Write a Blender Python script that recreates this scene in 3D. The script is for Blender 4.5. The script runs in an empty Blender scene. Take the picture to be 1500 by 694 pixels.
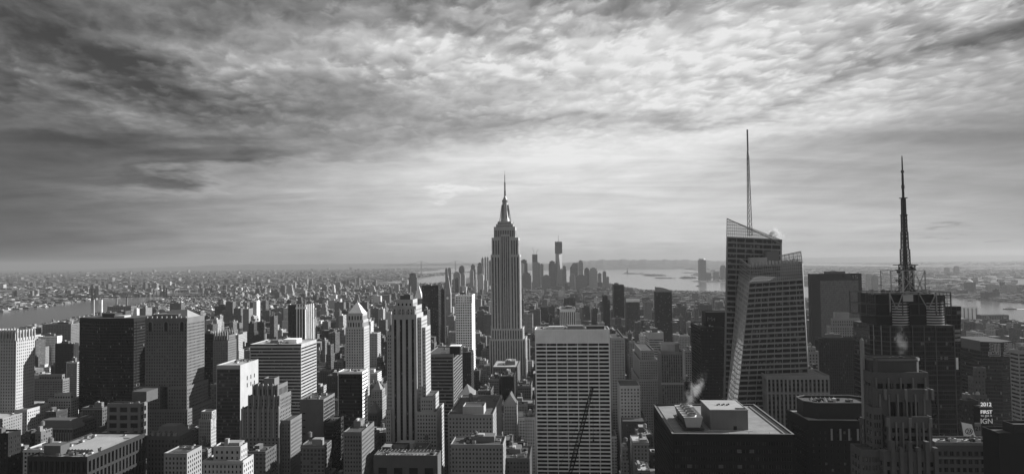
import bpy, math, random
import numpy as np
from mathutils import Vector, Matrix

random.seed(7)
rng = np.random.default_rng(7)
SC = bpy.context.scene
COL = SC.collection

# ------------------------------------------------------------------ camera
CAMZ = 262.0
PITCH = math.atan(33.5 / 1000)
ROLL = math.radians(0.7)
F0 = Vector((0, math.cos(PITCH), math.sin(PITCH)))
R0 = Vector((1, 0, 0))
U0 = Vector((0, -math.sin(PITCH), math.cos(PITCH)))
RR = R0 * math.cos(ROLL) - U0 * math.sin(ROLL)
UU = R0 * math.sin(ROLL) + U0 * math.cos(ROLL)
cam_data = bpy.data.cameras.new('camera')
cam_data.lens = 24.0
cam_data.sensor_width = 36.0
cam_data.clip_start = 1.0
cam_data.clip_end = 150000.0
cam = bpy.data.objects.new('camera', cam_data)
COL.objects.link(cam)
cam.matrix_world = Matrix(((RR.x, UU.x, -F0.x, 0), (RR.y, UU.y, -F0.y, 0), (RR.z, UU.z, -F0.z, CAMZ), (0, 0, 0, 1)))
SC.camera = cam

SC.view_settings.view_transform = 'Standard'
SC.view_settings.look = 'None'
SC.view_settings.exposure = 0.75
SC.view_settings.gamma = 1.0
SC.view_settings.use_curve_mapping = False
SC.cycles.max_bounces = 5
SC.cycles.diffuse_bounces = 2
SC.cycles.glossy_bounces = 2
SC.cycles.volume_bounces = 0
SC.cycles.transparent_max_bounces = 12
SC.cycles.sample_clamp_indirect = 4.0

# ------------------------------------------------------------------ sun
SUN_AZ = 72.0      # degrees to the right of the view direction
SUN_EL = 24.0
sd = Vector((math.sin(math.radians(SUN_AZ)) * math.cos(math.radians(SUN_EL)),
             math.cos(math.radians(SUN_AZ)) * math.cos(math.radians(SUN_EL)),
             math.sin(math.radians(SUN_EL))))
sun_data = bpy.data.lights.new('sun', 'SUN')
sun_data.energy = 5.0
sun_data.angle = math.radians(0.5)
sun_data.color = (1.0, 1.0, 1.0)
sun = bpy.data.objects.new('sun', sun_data)
COL.objects.link(sun)
sun.rotation_euler = (-sd).to_track_quat('-Z', 'Y').to_euler()
sun.location = (0, 0, 2000)

# ------------------------------------------------------------------ node helper
class NT:
    def __init__(s, tree):
        s.t = tree
    def n(s, typ, **kw):
        nd = s.t.nodes.new(typ)
        for k, v in kw.items():
            setattr(nd, k, v)
        return nd
    def put(s, sock, v):
        if isinstance(v, (int, float)):
            sock.default_value = v
        elif isinstance(v, (tuple, list)):
            sock.default_value = v
        else:
            s.t.links.new(v, sock)
    def m(s, op, a, b=0.0, c=None):
        nd = s.n('ShaderNodeMath', operation=op)
        s.put(nd.inputs[0], a)
        s.put(nd.inputs[1], b)
        if c is not None:
            s.put(nd.inputs[2], c)
        return nd.outputs[0]
    def add(s, a, b): return s.m('ADD', a, b)
    def sub(s, a, b): return s.m('SUBTRACT', a, b)
    def mul(s, a, b): return s.m('MULTIPLY', a, b)
    def div(s, a, b): return s.m('DIVIDE', a, b)
    def xyz(s, x, y, z):
        nd = s.n('ShaderNodeCombineXYZ')
        s.put(nd.inputs[0], x); s.put(nd.inputs[1], y); s.put(nd.inputs[2], z)
        return nd.outputs[0]
    def sep(s, v):
        nd = s.n('ShaderNodeSeparateXYZ')
        s.t.links.new(v, nd.inputs[0])
        return nd.outputs
    def noise(s, vec, scale, detail=4, rough=0.55, dist=0.0):
        nd = s.n('ShaderNodeTexNoise')
        s.t.links.new(vec, nd.inputs['Vector'])
        nd.inputs['Scale'].default_value = scale
        nd.inputs['Detail'].default_value = detail
        nd.inputs['Roughness'].default_value = rough
        nd.inputs['Distortion'].default_value = dist
        return nd.outputs['Fac']
    def smooth(s, v, a, b, lo=0.0, hi=1.0):
        nd = s.n('ShaderNodeMapRange', interpolation_type='SMOOTHSTEP')
        s.put(nd.inputs[0], v)
        nd.inputs[1].default_value = a; nd.inputs[2].default_value = b
        nd.inputs[3].default_value = lo; nd.inputs[4].default_value = hi
        return nd.outputs[0]
    def mixf(s, f, a, b):
        nd = s.n('ShaderNodeMix', data_type='FLOAT')
        s.put(nd.inputs[0], f); s.put(nd.inputs[2], a); s.put(nd.inputs[3], b)
        return nd.outputs[0]

# ------------------------------------------------------------------ world: Nishita sky under a broken altocumulus layer
world = bpy.data.worlds.new('World')
SC.world = world
world.use_nodes = True
wt = world.node_tree
wt.nodes.clear()
w = NT(wt)
tc = w.n('ShaderNodeTexCoord')
wx, wy, wz = w.sep(tc.outputs['Generated'])
zc = w.m('MAXIMUM', wz, 0.012)
sky = w.n('ShaderNodeTexSky', sky_type='NISHITA')
sky.sun_disc = False
sky.sun_elevation = math.radians(SUN_EL)
sky.sun_rotation = math.radians(SUN_AZ)
sky.altitude = 200
wt.links.new(w.xyz(wx, wy, zc), sky.inputs['Vector'])
bw = w.n('ShaderNodeRGBToBW')
wt.links.new(sky.outputs[0], bw.inputs[0])
nishi = w.mul(bw.outputs[0], 0.1)
# cloud sheet coordinates (a plane far overhead) and view-tangent coordinates for the big cloud masses
zz = w.add(zc, 0.10)
pl = w.xyz(w.div(wx, zz), w.div(wy, zz), 0.0)
ysafe = w.m('MAXIMUM', wy, 0.2)
X = w.div(wx, ysafe)
Z = w.div(wz, ysafe)
warp1 = w.sub(w.noise(pl, 0.9, 5, 0.6), 0.5)
warp2 = w.sub(w.noise(w.xyz(w.div(wy, zz), w.div(wx, zz), 3.7), 1.1, 5, 0.6), 0.5)
Xw = w.add(X, w.mul(warp1, 0.34))
Zw = w.add(Z, w.mul(warp2, 0.14))
def ell(px, py, rx, ry, ang, amp):
    """soft elliptical cloud mass centred on a sky direction, edges broken by the warp"""
    cx, cz = (px - 750) / 1000.0, (380 - py) / 1000.0
    ca, sa = math.cos(math.radians(ang)), math.sin(math.radians(ang))
    dx = w.sub(Xw, cx); dz = w.sub(Zw, cz)
    a = w.div(w.add(w.mul(dx, ca), w.mul(dz, sa)), rx / 1000.0)
    b = w.div(w.sub(w.mul(dz, ca), w.mul(dx, sa)), ry / 1000.0)
    r2 = w.add(w.mul(a, a), w.mul(b, b))
    return w.mul(w.m('EXPONENT', w.mul(r2, -1.0)), amp)
tot = 0.42
terms = [ell(900, 190, 560, 160, 6, 0.30), ell(1180, 50, 440, 110, 6, 0.23), ell(760, 70, 260, 70, 0, 0.17), ell(480, 40, 240, 60, 0, 0.08),
         ell(600, 340, 520, 110, 0, 0.17), ell(1150, 330, 500, 110, 0, 0.14),
         ell(800, 232, 330, 36, 4, 0.08), ell(1230, 158, 300, 26, 12, 0.13),
         ell(40, 60, 240, 90, -18, -0.15), ell(0, 320, 260, 150, 0, -0.15), ell(250, 110, 200, 22, -22, -0.16), ell(180, 205, 230, 26, -6, -0.13),
         ell(330, 215, 130, 30, -5, -0.08), ell(520, 150, 150, 22, -4, -0.10),
         ell(140, 130, 170, 16, -14, 0.17), ell(60, 165, 130, 14, 5, 0.10), ell(330, 75, 190, 20, -12, 0.16), ell(530, 60, 130, 26, -10, 0.15),
         ell(640, 30, 200, 18, -6, -0.10), ell(800, 50, 120, 10, 8, -0.10), ell(1340, 100, 170, 13, 13, -0.17), ell(1485, 52, 110, 17, 12, -0.27), ell(1090, 158, 150, 10, 9, -0.12), ell(940, 175, 130, 8, 6, -0.10),
         ell(1350, 350, 420, 60, 0, 0.09), ell(740, 190, 180, 14, 0, -0.10),
         ell(1440, 215, 200, 30, 8, -0.08), ell(1350, 290, 300, 40, 0, -0.02), ell(330, 255, 260, 8, 6, 0.09), ell(300, 238, 170, 6, 6, -0.10),
         ell(40, 290, 260, 90, 0, -0.03), ell(1390, 345, 48, 5, 0, -0.16), ell(655, 278, 40, 4, 4, 0.09), ell(560, 20, 90, 16, -25, 0.10)]
acc = w.add(terms[0], tot)
for t_ in terms[1:]:
    acc = w.add(acc, t_)
# fine structure: rippled altocumulus high up, long veils lower down
rot = w.xyz(w.add(w.mul(w.div(wx, zz), 0.94), w.mul(w.div(wy, zz), 0.34)), w.sub(w.mul(w.div(wy, zz), 0.94 * 0.6), w.mul(w.div(wx, zz), 0.34 * 0.6)), 0.0)
n1 = w.sub(w.noise(rot, 2.2, 7, 0.62, 0.4), 0.5)
n2 = w.sub(w.noise(rot, 13.0, 5, 0.6, 0.3), 0.5)
n3 = w.sub(w.noise(w.xyz(w.mul(w.div(wx, zz), 0.5), w.mul(w.div(wy, zz), 1.6), 5.0), 1.3, 6, 0.6, 0.6), 0.5)
vo = w.n('ShaderNodeTexVoronoi', feature='SMOOTH_F1')
vo.inputs['Scale'].default_value = 15.0
wt.links.new(w.xyz(w.add(w.div(wx, zz), w.mul(n1, 0.5)), w.add(w.div(wy, zz), w.mul(n2, 0.25)), 0.0), vo.inputs['Vector'])
cell = w.sub(0.42, vo.outputs['Distance'])
hi = w.smooth(wz, 0.12, 0.27)
midz = w.smooth(wz, 0.02, 0.13)
patch = w.smooth(w.noise(pl, 0.75, 3, 0.5), 0.36, 0.54)
acc = w.add(acc, w.mul(w.mul(n1, w.mixf(hi, 0.20, 0.36)), w.mixf(midz, 0.35, 1.0)))
acc = w.add(acc, w.mul(w.mul(n3, 0.30), w.mixf(midz, 0.4, 1.0)))
acc = w.add(acc, w.mul(w.mul(n2, 0.36), hi))
acc = w.add(acc, w.mul(w.mul(cell, w.mul(hi, w.m('MAXIMUM', patch, w.smooth(X, 0.0, 0.35)))), 0.40))
frontv = w.m('MAXIMUM', w.m('MINIMUM', acc, 0.93), 0.22)
# behind and above the camera the layer is evenly bright
fr = w.smooth(wy, 0.05, 0.45)
up = w.smooth(wz, 0.42, 0.75)
rest = w.add(0.58, w.mul(n1, 0.3))
val = w.mixf(w.mul(fr, w.sub(1.0, up)), rest, frontv)
lin = w.m('POWER', val, 2.2)
final = w.mixf(0.10, lin, nishi)
bg = w.n('ShaderNodeBackground')
wt.links.new(w.mul(final, 6.1), bg.inputs['Color'])
bg.inputs['Strength'].default_value = 0.1
wo = w.n('ShaderNodeOutputWorld')
wt.links.new(bg.outputs[0], wo.inputs['Surface'])
world.cycles.sampling_method = 'MANUAL'
world.cycles.sample_map_resolution = 1024

# ------------------------------------------------------------------ pixel <-> place helpers (the photograph is 1500 x 694)
def ray(px, py):
    return F0 + RR * ((px - 750) / 1000.0) - UU * ((py - 347) / 1000.0)
def at(px, py, Y):
    d = ray(px, py)
    return Vector((d.x / d.y * Y, Y, CAMZ + d.z / d.y * Y))
def ground(px, py, z=0.0):
    d = ray(px, py)
    dz = min(d.z, -0.0060)
    k = (z - CAMZ) / dz
    return Vector((d.x * k, d.y * k, z))
def proj(p):
    d = Vector(p) - Vector((0, 0, CAMZ))
    f = d.dot(F0)
    if f < 1: return None
    return (750 + 1000 * d.dot(RR) / f, 347 - 1000 * d.dot(UU) / f)
G = math.radians(4.1)
UD = Vector((math.cos(G), -math.sin(G), 0))     # along a street
VD = Vector((math.sin(G), math.cos(G), 0))      # along an avenue, away from the camera

# ------------------------------------------------------------------ materials
MATS = {}
def mat(name, v, rough=0.85, var=0.12, scale=0.08, spec=0.12, metal=0.0, streak=0.0):
    if name in MATS: return MATS[name]
    m = bpy.data.materials.new(name); m.use_nodes = True
    t = NT(m.node_tree)
    b = m.node_tree.nodes['Principled BSDF']
    g = t.n('ShaderNodeTexCoord')
    n = t.noise(g.outputs['Object'], scale, 5, 0.6)
    val = t.mul(v, t.add(1.0 - var, t.mul(n, 2 * var)))
    if streak:
        mp = t.n('ShaderNodeMapping'); mp.inputs['Scale'].default_value = (1, 1, 0.06)
        m.node_tree.links.new(g.outputs['Object'], mp.inputs[0])
        n2 = t.noise(mp.outputs[0], 0.9, 4, 0.6)
        val = t.mul(val, t.add(1.0 - streak, t.mul(n2, 2 * streak)))
    m.node_tree.links.new(val, b.inputs['Base Color'])
    b.inputs['Roughness'].default_value = rough
    b.inputs['Metallic'].default_value = metal
    b.inputs['Specular IOR Level'].default_value = spec
    MATS[name] = m
    return m
def glass(name, v, rough, frame=0.12, mull=1.5, wid=0.09, floor=0.0, fl_w=0.3, fl_v=0.10, blind=0.25, spec=0.2, wave=0.0, metal=0.0):
    """facade glass: panes between mullions, some with blinds drawn; floor>0 adds a spandrel every floor metres (UV in metres)"""
    if name in MATS: return MATS[name]
    m = bpy.data.materials.new(name); m.use_nodes = True
    t = NT(m.node_tree); L = m.node_tree.links
    b = m.node_tree.nodes['Principled BSDF']
    uvn = t.n('ShaderNodeUVMap'); uvn.uv_map = 'UVMap'
    u, v_, _ = t.sep(uvn.outputs[0])
    cu = t.div(u, mull)
    fu = t.m('FRACT', cu)
    mm = t.m('LESS_THAN', fu, wid)
    fl = floor if floor > 0 else 3.8
    cv = t.div(v_, fl); fv = t.m('FRACT', cv)
    wn = t.n('ShaderNodeTexWhiteNoise', noise_dimensions='2D')
    L.new(t.xyz(t.m('FLOOR', cu), t.m('FLOOR', cv), 0.0), wn.inputs['Vector'])
    rnd = wn.outputs['Value']
    bl = t.m('LESS_THAN', rnd, blind)
    drop = t.m('GREATER_THAN', fv, t.add(0.35, t.mul(rnd, 1.4)))
    blv = t.mul(bl, drop)
    base = t.mixf(blv, t.mul(v, t.add(0.6, t.mul(rnd, 0.8))), 0.16)
    solid = mm
    base = t.mixf(mm, base, frame)
    if floor > 0:
        sp = t.m('LESS_THAN', fv, fl_w)
        base = t.mixf(sp, base, fl_v)
        solid = t.m('MAXIMUM', mm, sp)
    L.new(base, b.inputs['Base Color'])
    L.new(t.mixf(solid, rough, 0.5), b.inputs['Roughness'])
    b.inputs['Specular IOR Level'].default_value = spec
    b.inputs['Metallic'].default_value = metal
    if wave:
        g = t.n('ShaderNodeTexCoord')
        bp = t.n('ShaderNodeBump'); bp.inputs['Strength'].default_value = wave; bp.inputs['Distance'].default_value = 1.0
        L.new(t.noise(g.outputs['Object'], 0.25, 3), bp.inputs['Height'])
        L.new(bp.outputs[0], b.inputs['Normal'])
    MATS[name] = m
    return m
def city_mat(name, bay=3.4, fl=3.6):
    """masonry with punched windows; face attribute tone = (wall albedo, window width share, window height share)"""
    m = bpy.data.materials.new(name); m.use_nodes = True
    t = NT(m.node_tree); L = m.node_tree.links
    b = m.node_tree.nodes['Principled BSDF']
    at_ = t.n('ShaderNodeAttribute'); at_.attribute_name = 'tone'
    al, ww, wh = t.sep(at_.outputs['Vector'])
    uvn = t.n('ShaderNodeUVMap'); uvn.uv_map = 'UVMap'
    u, v_, _ = t.sep(uvn.outputs[0])
    cu = t.div(u, bay); cv = t.div(v_, fl)
    fu = t.m('ABSOLUTE', t.sub(t.m('FRACT', cu), 0.5)); fv = t.m('ABSOLUTE', t.sub(t.m('FRACT', cv), 0.5))
    mk = t.mul(t.m('LESS_THAN', fu, t.mul(ww, 0.5)), t.m('LESS_THAN', fv, t.mul(wh, 0.5)))
    wn = t.n('ShaderNodeTexWhiteNoise', noise_dimensions='2D')
    L.new(t.xyz(t.m('FLOOR', cu), t.m('FLOOR', cv), 0.0), wn.inputs['Vector'])
    wincol = t.mixf(t.m('LESS_THAN', wn.outputs['Value'], 0.16), 0.022, 0.13)
    g = t.n('ShaderNodeTexCoord')
    n = t.noise(g.outputs['Object'], 0.12, 5, 0.65)
    wall = t.mul(al, t.add(0.78, t.mul(n, 0.44)))
    L.new(t.mixf(mk, wall, wincol), b.inputs['Base Color'])
    L.new(t.mixf(mk, 0.9, 0.2), b.inputs['Roughness'])
    b.inputs['Specular IOR Level'].default_value = 0.18
    MATS[name] = m
    return m
city_mat('masonry_with_windows')
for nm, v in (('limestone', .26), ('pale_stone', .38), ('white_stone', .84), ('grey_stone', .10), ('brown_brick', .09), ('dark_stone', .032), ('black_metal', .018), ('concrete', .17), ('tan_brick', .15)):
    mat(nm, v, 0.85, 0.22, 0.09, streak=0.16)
mat('dark_granite', .075, .8, .2, .1, streak=.15)
mat('roof_gravel', .24, 0.95, 0.5, 0.16); mat('roof_dark', .08, 0.95, 0.5, 0.2); mat('roof_pale', .34, 0.9, 0.4, 0.15)
mat('steel', .28, 0.45, 0.1, 0.3, metal=0.6); mat('galvanised', .42, 0.5, 0.12, 0.5); mat('dark_steel', .05, 0.5, 0.1, 0.4)
mat('slate', .11, 0.7, 0.2, 0.4); mat('bright_steel', .5, 0.28, 0.05, 0.2, metal=0.9); mat('wood_tank', .14, 0.9, 0.2, 1.0)
mat('sign_white', .8, 0.6, 0.03); mat('sign_black', .02, 0.5, 0.05)
glass('glass_dark', .010, 0.1, blind=0.0, spec=.15)
glass('glass_mid', .025, 0.12, blind=0.0, spec=.2)
glass('glass_blind', .10, 0.35, blind=0.0, spec=0.4)
glass('glass_ribbon', .010, 0.1, frame=.03, mull=1.6, wid=.08, blind=.08, spec=.12)
glass('glass_ribbon_pale', .03, 0.1, frame=.16, mull=1.5, wid=.12, blind=.3)
glass('glass_strip', .015, 0.1, frame=.05, mull=1.5, wid=.1, floor=3.7, fl_w=.4, fl_v=.085, blind=.2)
glass('glass_strip_black', .008, 0.15, frame=.02, mull=1.4, wid=.1, floor=3.7, fl_w=.4, fl_v=.015, blind=.05)
glass('curtain_black', .008, 0.07, frame=.035, mull=1.5, wid=.09, floor=3.9, fl_w=.28, fl_v=.028, blind=.02, wave=0.06)
glass('curtain_grey', .035, 0.08, frame=.06, mull=1.5, wid=.08, floor=3.9, fl_w=.3, fl_v=.07, blind=.1, wave=0.05)
glass('curtain_soft', .085, 0.25, frame=.11, mull=1.5, wid=.1, floor=3.9, fl_w=.3, fl_v=.12, blind=.0)
glass('curtain_pale', .10, 0.2, frame=.3, mull=3.0, wid=.1, floor=4.2, fl_w=.3, fl_v=.22, blind=.1)

# ------------------------------------------------------------------ mesh builder
class MB:
    def __init__(s):
        s.v = []; s.f = []; s.uv = []; s.mi = []; s.mats = []
    def midx(s, m):
        if m not in s.mats: s.mats.append(m)
        return s.mats.index(m)
    def quad(s, a, b, c, d, m=None, uv=None):
        i = len(s.v)
        s.v += [tuple(a), tuple(b), tuple(c), tuple(d)]
        s.f.append((i, i + 1, i + 2, i + 3))
        if uv is None:
            A = Vector(a); e1 = (Vector(b) - A); e2 = (Vector(d) - A)
            w_, h_ = e1.length, e2.length
            uv = [(0, 0), (w_, 0), (w_, h_), (0, h_)]
        s.uv += list(uv)
        s.mi.append(s.midx(m) if m else 0)
    def poly(s, pts, m=None):
        i = len(s.v)
        s.v += [tuple(p) for p in pts]
        s.f.append(tuple(range(i, i + len(pts))))
        s.uv += [(p[0], p[1]) for p in pts]
        s.mi.append(s.midx(m) if m else 0)
    def box(s, x0, x1, y0, y1, z0, z1, m=None, bottom=False, top=True):
        p = lambda x, y, z: (x, y, z)
        s.quad(p(x0, y0, z0), p(x1, y0, z0), p(x1, y0, z1), p(x0, y0, z1), m)
        s.quad(p(x1, y0, z0), p(x1, y1, z0), p(x1, y1, z1), p(x1, y0, z1), m)
        s.quad(p(x1, y1, z0), p(x0, y1, z0), p(x0, y1, z1), p(x1, y1, z1), m)
        s.quad(p(x0, y1, z0), p(x0, y0, z0), p(x0, y0, z1), p(x0, y1, z1), m)
        if top: s.quad(p(x0, y0, z1), p(x1, y0, z1), p(x1, y1, z1), p(x0, y1, z1), m)
        if bottom: s.quad(p(x0, y1, z0), p(x1, y1, z0), p(x1, y0, z0), p(x0, y0, z0), m)
    def lathe(s, cx, cy, prof, n=16, m=None, a0=0.0):
        for (r0, z0), (r1, z1) in zip(prof[:-1], prof[1:]):
            for k in range(n):
                a, b = a0 + 2 * math.pi * k / n, a0 + 2 * math.pi * (k + 1) / n
                s.quad((cx + r0 * math.cos(a), cy + r0 * math.sin(a), z0), (cx + r0 * math.cos(b), cy + r0 * math.sin(b), z0),
                       (cx + r1 * math.cos(b), cy + r1 * math.sin(b), z1), (cx + r1 * math.cos(a), cy + r1 * math.sin(a), z1), m)
        if prof[-1][0] > 0.01:
            r, z = prof[-1]
            s.poly([(cx + r * math.cos(a0 + 2 * math.pi * k / n), cy + r * math.sin(a0 + 2 * math.pi * k / n), z) for k in range(n)], m)
    def bar(s, a, b, r, m=None, n=4):
        a = Vector(a); b = Vector(b); d = (b - a)
        if d.length < 1e-6: return
        d.normalize()
        u = d.cross(Vector((0, 0, 1)))
        if u.length < 0.05: u = d.cross(Vector((0, 1, 0)))
        u.normalize(); w_ = d.cross(u)
        ring = [(u * math.cos(t) + w_ * math.sin(t)) * r for t in [math.pi / 4 + 2 * math.pi * k / n for k in range(n)]]
        for k in range(n):
            p, q = ring[k], ring[(k + 1) % n]
            s.quad(a + p, a + q, b + q, b + p, m)
        s.poly([b + p for p in ring], m); s.poly([a + p for p in reversed(ring)], m)
    def pyramid(s, x0, x1, y0, y1, z0, z1, m=None, top=0.0, ridge=0.0):
        cx, cy = (x0 + x1) / 2, (y0 + y1) / 2
        hx, hy = (x1 - x0) / 2 * top + ridge, (y1 - y0) / 2 * top
        T = [(cx - hx, cy - hy, z1), (cx + hx, cy - hy, z1), (cx + hx, cy + hy, z1), (cx - hx, cy + hy, z1)]
        B = [(x0, y0, z0), (x1, y0, z0), (x1, y1, z0), (x0, y1, z0)]
        for k in range(4):
            s.quad(B[k], B[(k + 1) % 4], T[(k + 1) % 4], T[k], m)
        if top > 0: s.quad(*T, m)
    def mesh(s, name, default=None):
        me = bpy.data.meshes.new(name)
        me.from_pydata(s.v, [], s.f)
        uvl = me.uv_layers.new(name='UVMap')
        uvl.data.foreach_set('uv', np.array(s.uv, dtype=np.float32).ravel())
        ms = s.mats if s.mats else [default]
        for m in ms:
            me.materials.append(MATS[m] if isinstance(m, str) else m)
        if len(ms) > 1: me.polygons.foreach_set('material_index', s.mi)
        return me
    def build(s, name, m=None, parent=None):
        if not s.f: return None
        if m is not None and not s.mats: s.mats = [m]
        o = bpy.data.objects.new(name, s.mesh(name, m))
        COL.objects.link(o)
        if parent is not None: o.parent = parent
        return o
def tag(o, label=None, cat=None, group=None, kind=None):
    if label: o['label'] = label
    if cat: o['category'] = cat
    if group: o['group'] = group
    if kind: o['kind'] = kind
    return o
def empty(name, loc, rz=0.0):
    o = bpy.data.objects.new(name, None)
    o.location = loc; o.rotation_euler = (0, 0, rz); o.empty_display_size = 5
    COL.objects.link(o)
    return o

FOOT = []   # footprints of the modelled buildings in grid coordinates (along street, along avenue)
HERO = []   # (pixel x, pixel y, distance, short noun) of modelled landmarks, for naming their neighbours
def togrid(p):
    return (p[0] * UD.x + p[1] * UD.y, p[0] * VD.x + p[1] * VD.y)

class Tower:
    """One building. Local frame: x along the street (to the right), y away from the camera, z up; the origin is the
    front left corner of the block at street level."""
    def __init__(s, name, label, cat, xl, xr, ytop, D, depth, noun=None, group=None, maxwin=100, foot=True):
        P = at(xl, ytop, D)
        d = ray(xr, ytop)
        A = P.x; B = P.y
        # solve P + t*UD on the vertical plane of the ray through xr
        k = d.x / d.y
        t = (k * B - A) / (UD.x - k * UD.y)
        s.W = t; s.H = P.z; s.P = Vector((P.x, P.y, 0)); s.D = D; s.dep = depth
        s.root = empty(name, s.P, -G)
        tag(s.root, label, cat, group)
        s.wall = MB(); s.wins = []; s.maxwin = maxwin; s.roofm = MB(); s.z1 = 0
        s.px = (xl, xr, ytop)
        if foot:
            a, b = togrid(s.P)
            FOOT.append((a, a + t, b, b + depth))
        if noun: HERO.append(((xl + xr) / 2, ytop, D, noun))
    def X(s, px, y=0.0, py=None):
        d = ray(px, s.px[2] if py is None else py); k = d.x / d.y
        A = s.P.x + VD.x * y; B = s.P.y + VD.y * y
        return (k * B - A) / (UD.x - k * UD.y)
    def Z(s, py, y=0.0, px=None):
        Y = s.P.y + VD.y * y
        return at(s.px[0] if px is None else px, py, Y).z
    def world(s, p):
        return s.P + UD * p[0] + VD * p[1] + Vector((0, 0, p[2]))
    def face(s, q, wall, win='mix', nb=8, nf=20, fw=.6, fh=.6, rec=.35, top=0.0, bot=0.0, side=0.0, win_name='window'):
        """q = bottom left, bottom right, top right, top left as seen from outside; real openings with a recessed pane each"""
        bl, br, tr, tl = [Vector(p) for p in q]
        n = (br - bl).cross(tl - bl).normalized()
        w_, h_ = (br - bl).length, (tl - bl).length
        def Fp(a, b): return (bl * (1 - a) + br * a) * (1 - b) + (tl * (1 - a) + tr * a) * b
        a0, a1 = side / w_, 1 - side / w_
        t0, t1 = bot / h_, 1 - top / h_
        M = s.wall
        def wq(x0, x1, z0, z1):
            M.quad(Fp(x0, z0), Fp(x1, z0), Fp(x1, z1), Fp(x0, z1), wall, [(x0 * w_, z0 * h_), (x1 * w_, z0 * h_), (x1 * w_, z1 * h_), (x0 * w_, z1 * h_)])
        if a0 > 0: wq(0, a0, 0, 1); wq(a1, 1, 0, 1)
        if t0 > 0: wq(a0, a1, 0, t0)
        if t1 < 1: wq(a0, a1, t1, 1)
        ch = (t1 - t0) / nf; cw = (a1 - a0) / nb
        mz = ch * (1 - fh) / 2; mx = cw * (1 - fw) / 2
        c = s.world((Fp(.5, .5)))
        nw = UD * n.x + VD * n.y + Vector((0, 0, n.z))
        vis = (Vector((0, 0, CAMZ)) - c).dot(nw) > 0
        r = n * (-rec)
        for j in range(nf):
            zb = t0 + j * ch; z0 = zb + mz; z1 = zb + ch - mz
            wq(a0, a1, zb, z0); wq(a0, a1, z1, zb + ch)
            for i in range(nb):
                xb = a0 + i * cw; x0 = xb + mx; x1 = xb + cw - mx
                wq(xb, x0, z0, z1)
                wq(x1, xb + cw, z0, z1)
                A, B, C_, D_ = Fp(x0, z0), Fp(x1, z0), Fp(x1, z1), Fp(x0, z1)
                if vis:
                    M.quad(A, B, B + r, A + r, wall); M.quad(D_ + r, C_ + r, C_, D_, wall)
                    M.quad(A + r, D_ + r, D_, A, wall); M.quad(B, C_, C_ + r, B + r, wall)
                uv = [(x0 * w_, z0 * h_), (x1 * w_, z0 * h_), (x1 * w_, z1 * h_), (x0 * w_, z1 * h_)]
                if win == 'mix':
                    k = random.random()
                    wm = 'glass_dark' if k < .62 else ('glass_mid' if k < .93 else 'glass_blind')
                else: wm = win
                s.wins.append((vis, (A.z + C_.z) / 2, A + r, B + r, C_ + r, D_ + r, uv, wm, win_name))
    def block(s, x0, x1, y0, y1, z0, z1, wall, win='mix', bay=3.2, fl=3.8, fw=.58, fh=.6, rec=.4, faces='FLR', top=1.5, bot=0.0, side=.6,
              roof='roof_dark', parapet=1.2, nb=None, left=None, right=None, win_name='window'):
        zt = z1
        spec = {'F': ((x0, y0), (x1, y0)), 'R': ((x1, y0), (x1, y1)), 'B': ((x1, y1), (x0, y1)), 'L': ((x0, y1), (x0, y0))}
        for k, ((ax, ay), (bx, by)) in spec.items():
            q = ((ax, ay, z0), (bx, by, z0), (bx, by, zt), (ax, ay, zt))
            wd = math.hypot(bx - ax, by - ay)
            o = dict(wall=wall, win=win, fw=fw, fh=fh, rec=rec, top=top, bot=bot, side=side, win_name=win_name)
            b_, f_ = bay, fl
            if k == 'L' and left: o.update(left); 
            if k == 'R' and right: o.update(right)
            b_ = o.pop('bay', b_); f_ = o.pop('fl', f_); nbb = o.pop('nb', nb if k == 'F' else None); plain = o.pop('plain', False)
            hh = zt - z0 - o['top'] - o['bot']
            if k in faces and not plain and hh > 2.5 and wd - 2 * o['side'] > 1.5:
                nbb = nbb or max(1, round((wd - 2 * o['side']) / b_))
                s.face(q, nb=nbb, nf=max(1, round(hh / f_)), **o)
            else:
                s.wall.quad(*q, o['wall'], [(0, z0), (wd, z0), (wd, zt), (0, zt)])
        s.roof(x0, x1, y0, y1, zt, roof, parapet, wall)
        s.z1 = max(s.z1, zt)
    def roof(s, x0, x1, y0, y1, z, m='roof_dark', parapet=1.2, wall='concrete', th=.5):
        s.roofm.quad((x0, y0, z), (x1, y0, z), (x1, y1, z), (x0, y1, z), m)
        if parapet > 0:
            W_ = s.wall; p = z + parapet
            W_.box(x0, x1, y0, y0 + th, z, p, wall); W_.box(x0, x1, y1 - th, y1, z, p, wall)
            W_.box(x0, x0 + th, y0 + th, y1 - th, z, p, wall); W_.box(x1 - th, x1, y0 + th, y1 - th, z, p, wall)
    def part(s, name, mb, m=None):
        return mb.build(name, m, s.root)
    def pbox(s, name, x0, x1, y0, y1, z0, z1, m):
        b = MB(); b.box(x0, x1, y0, y1, z0, z1, m)
        return s.part(name, b)
    def clutter(s, x0, x1, y0, y1, z, n=5, tank=True, big=True):
        """things that stand on a flat roof"""
        if big:
            w_, d_ = (x1 - x0) * random.uniform(.3, .5), (y1 - y0) * random.uniform(.3, .5)
            bx, by = x0 + (x1 - x0 - w_) * random.uniform(.2, .8), y0 + (y1 - y0 - d_) * random.uniform(.3, .9)
            h = random.uniform(4, 7)
            b = MB(); b.box(bx, bx + w_, by, by + d_, z, z + h, random.choice(['concrete', 'grey_stone', 'tan_brick']))
            b.box(bx + w_ * .3, bx + w_ * .55, by + .4, by + d_ * .5, z + h, z + h + 1.6, 'galvanised')
            s.part('bulkhead', b)
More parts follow.
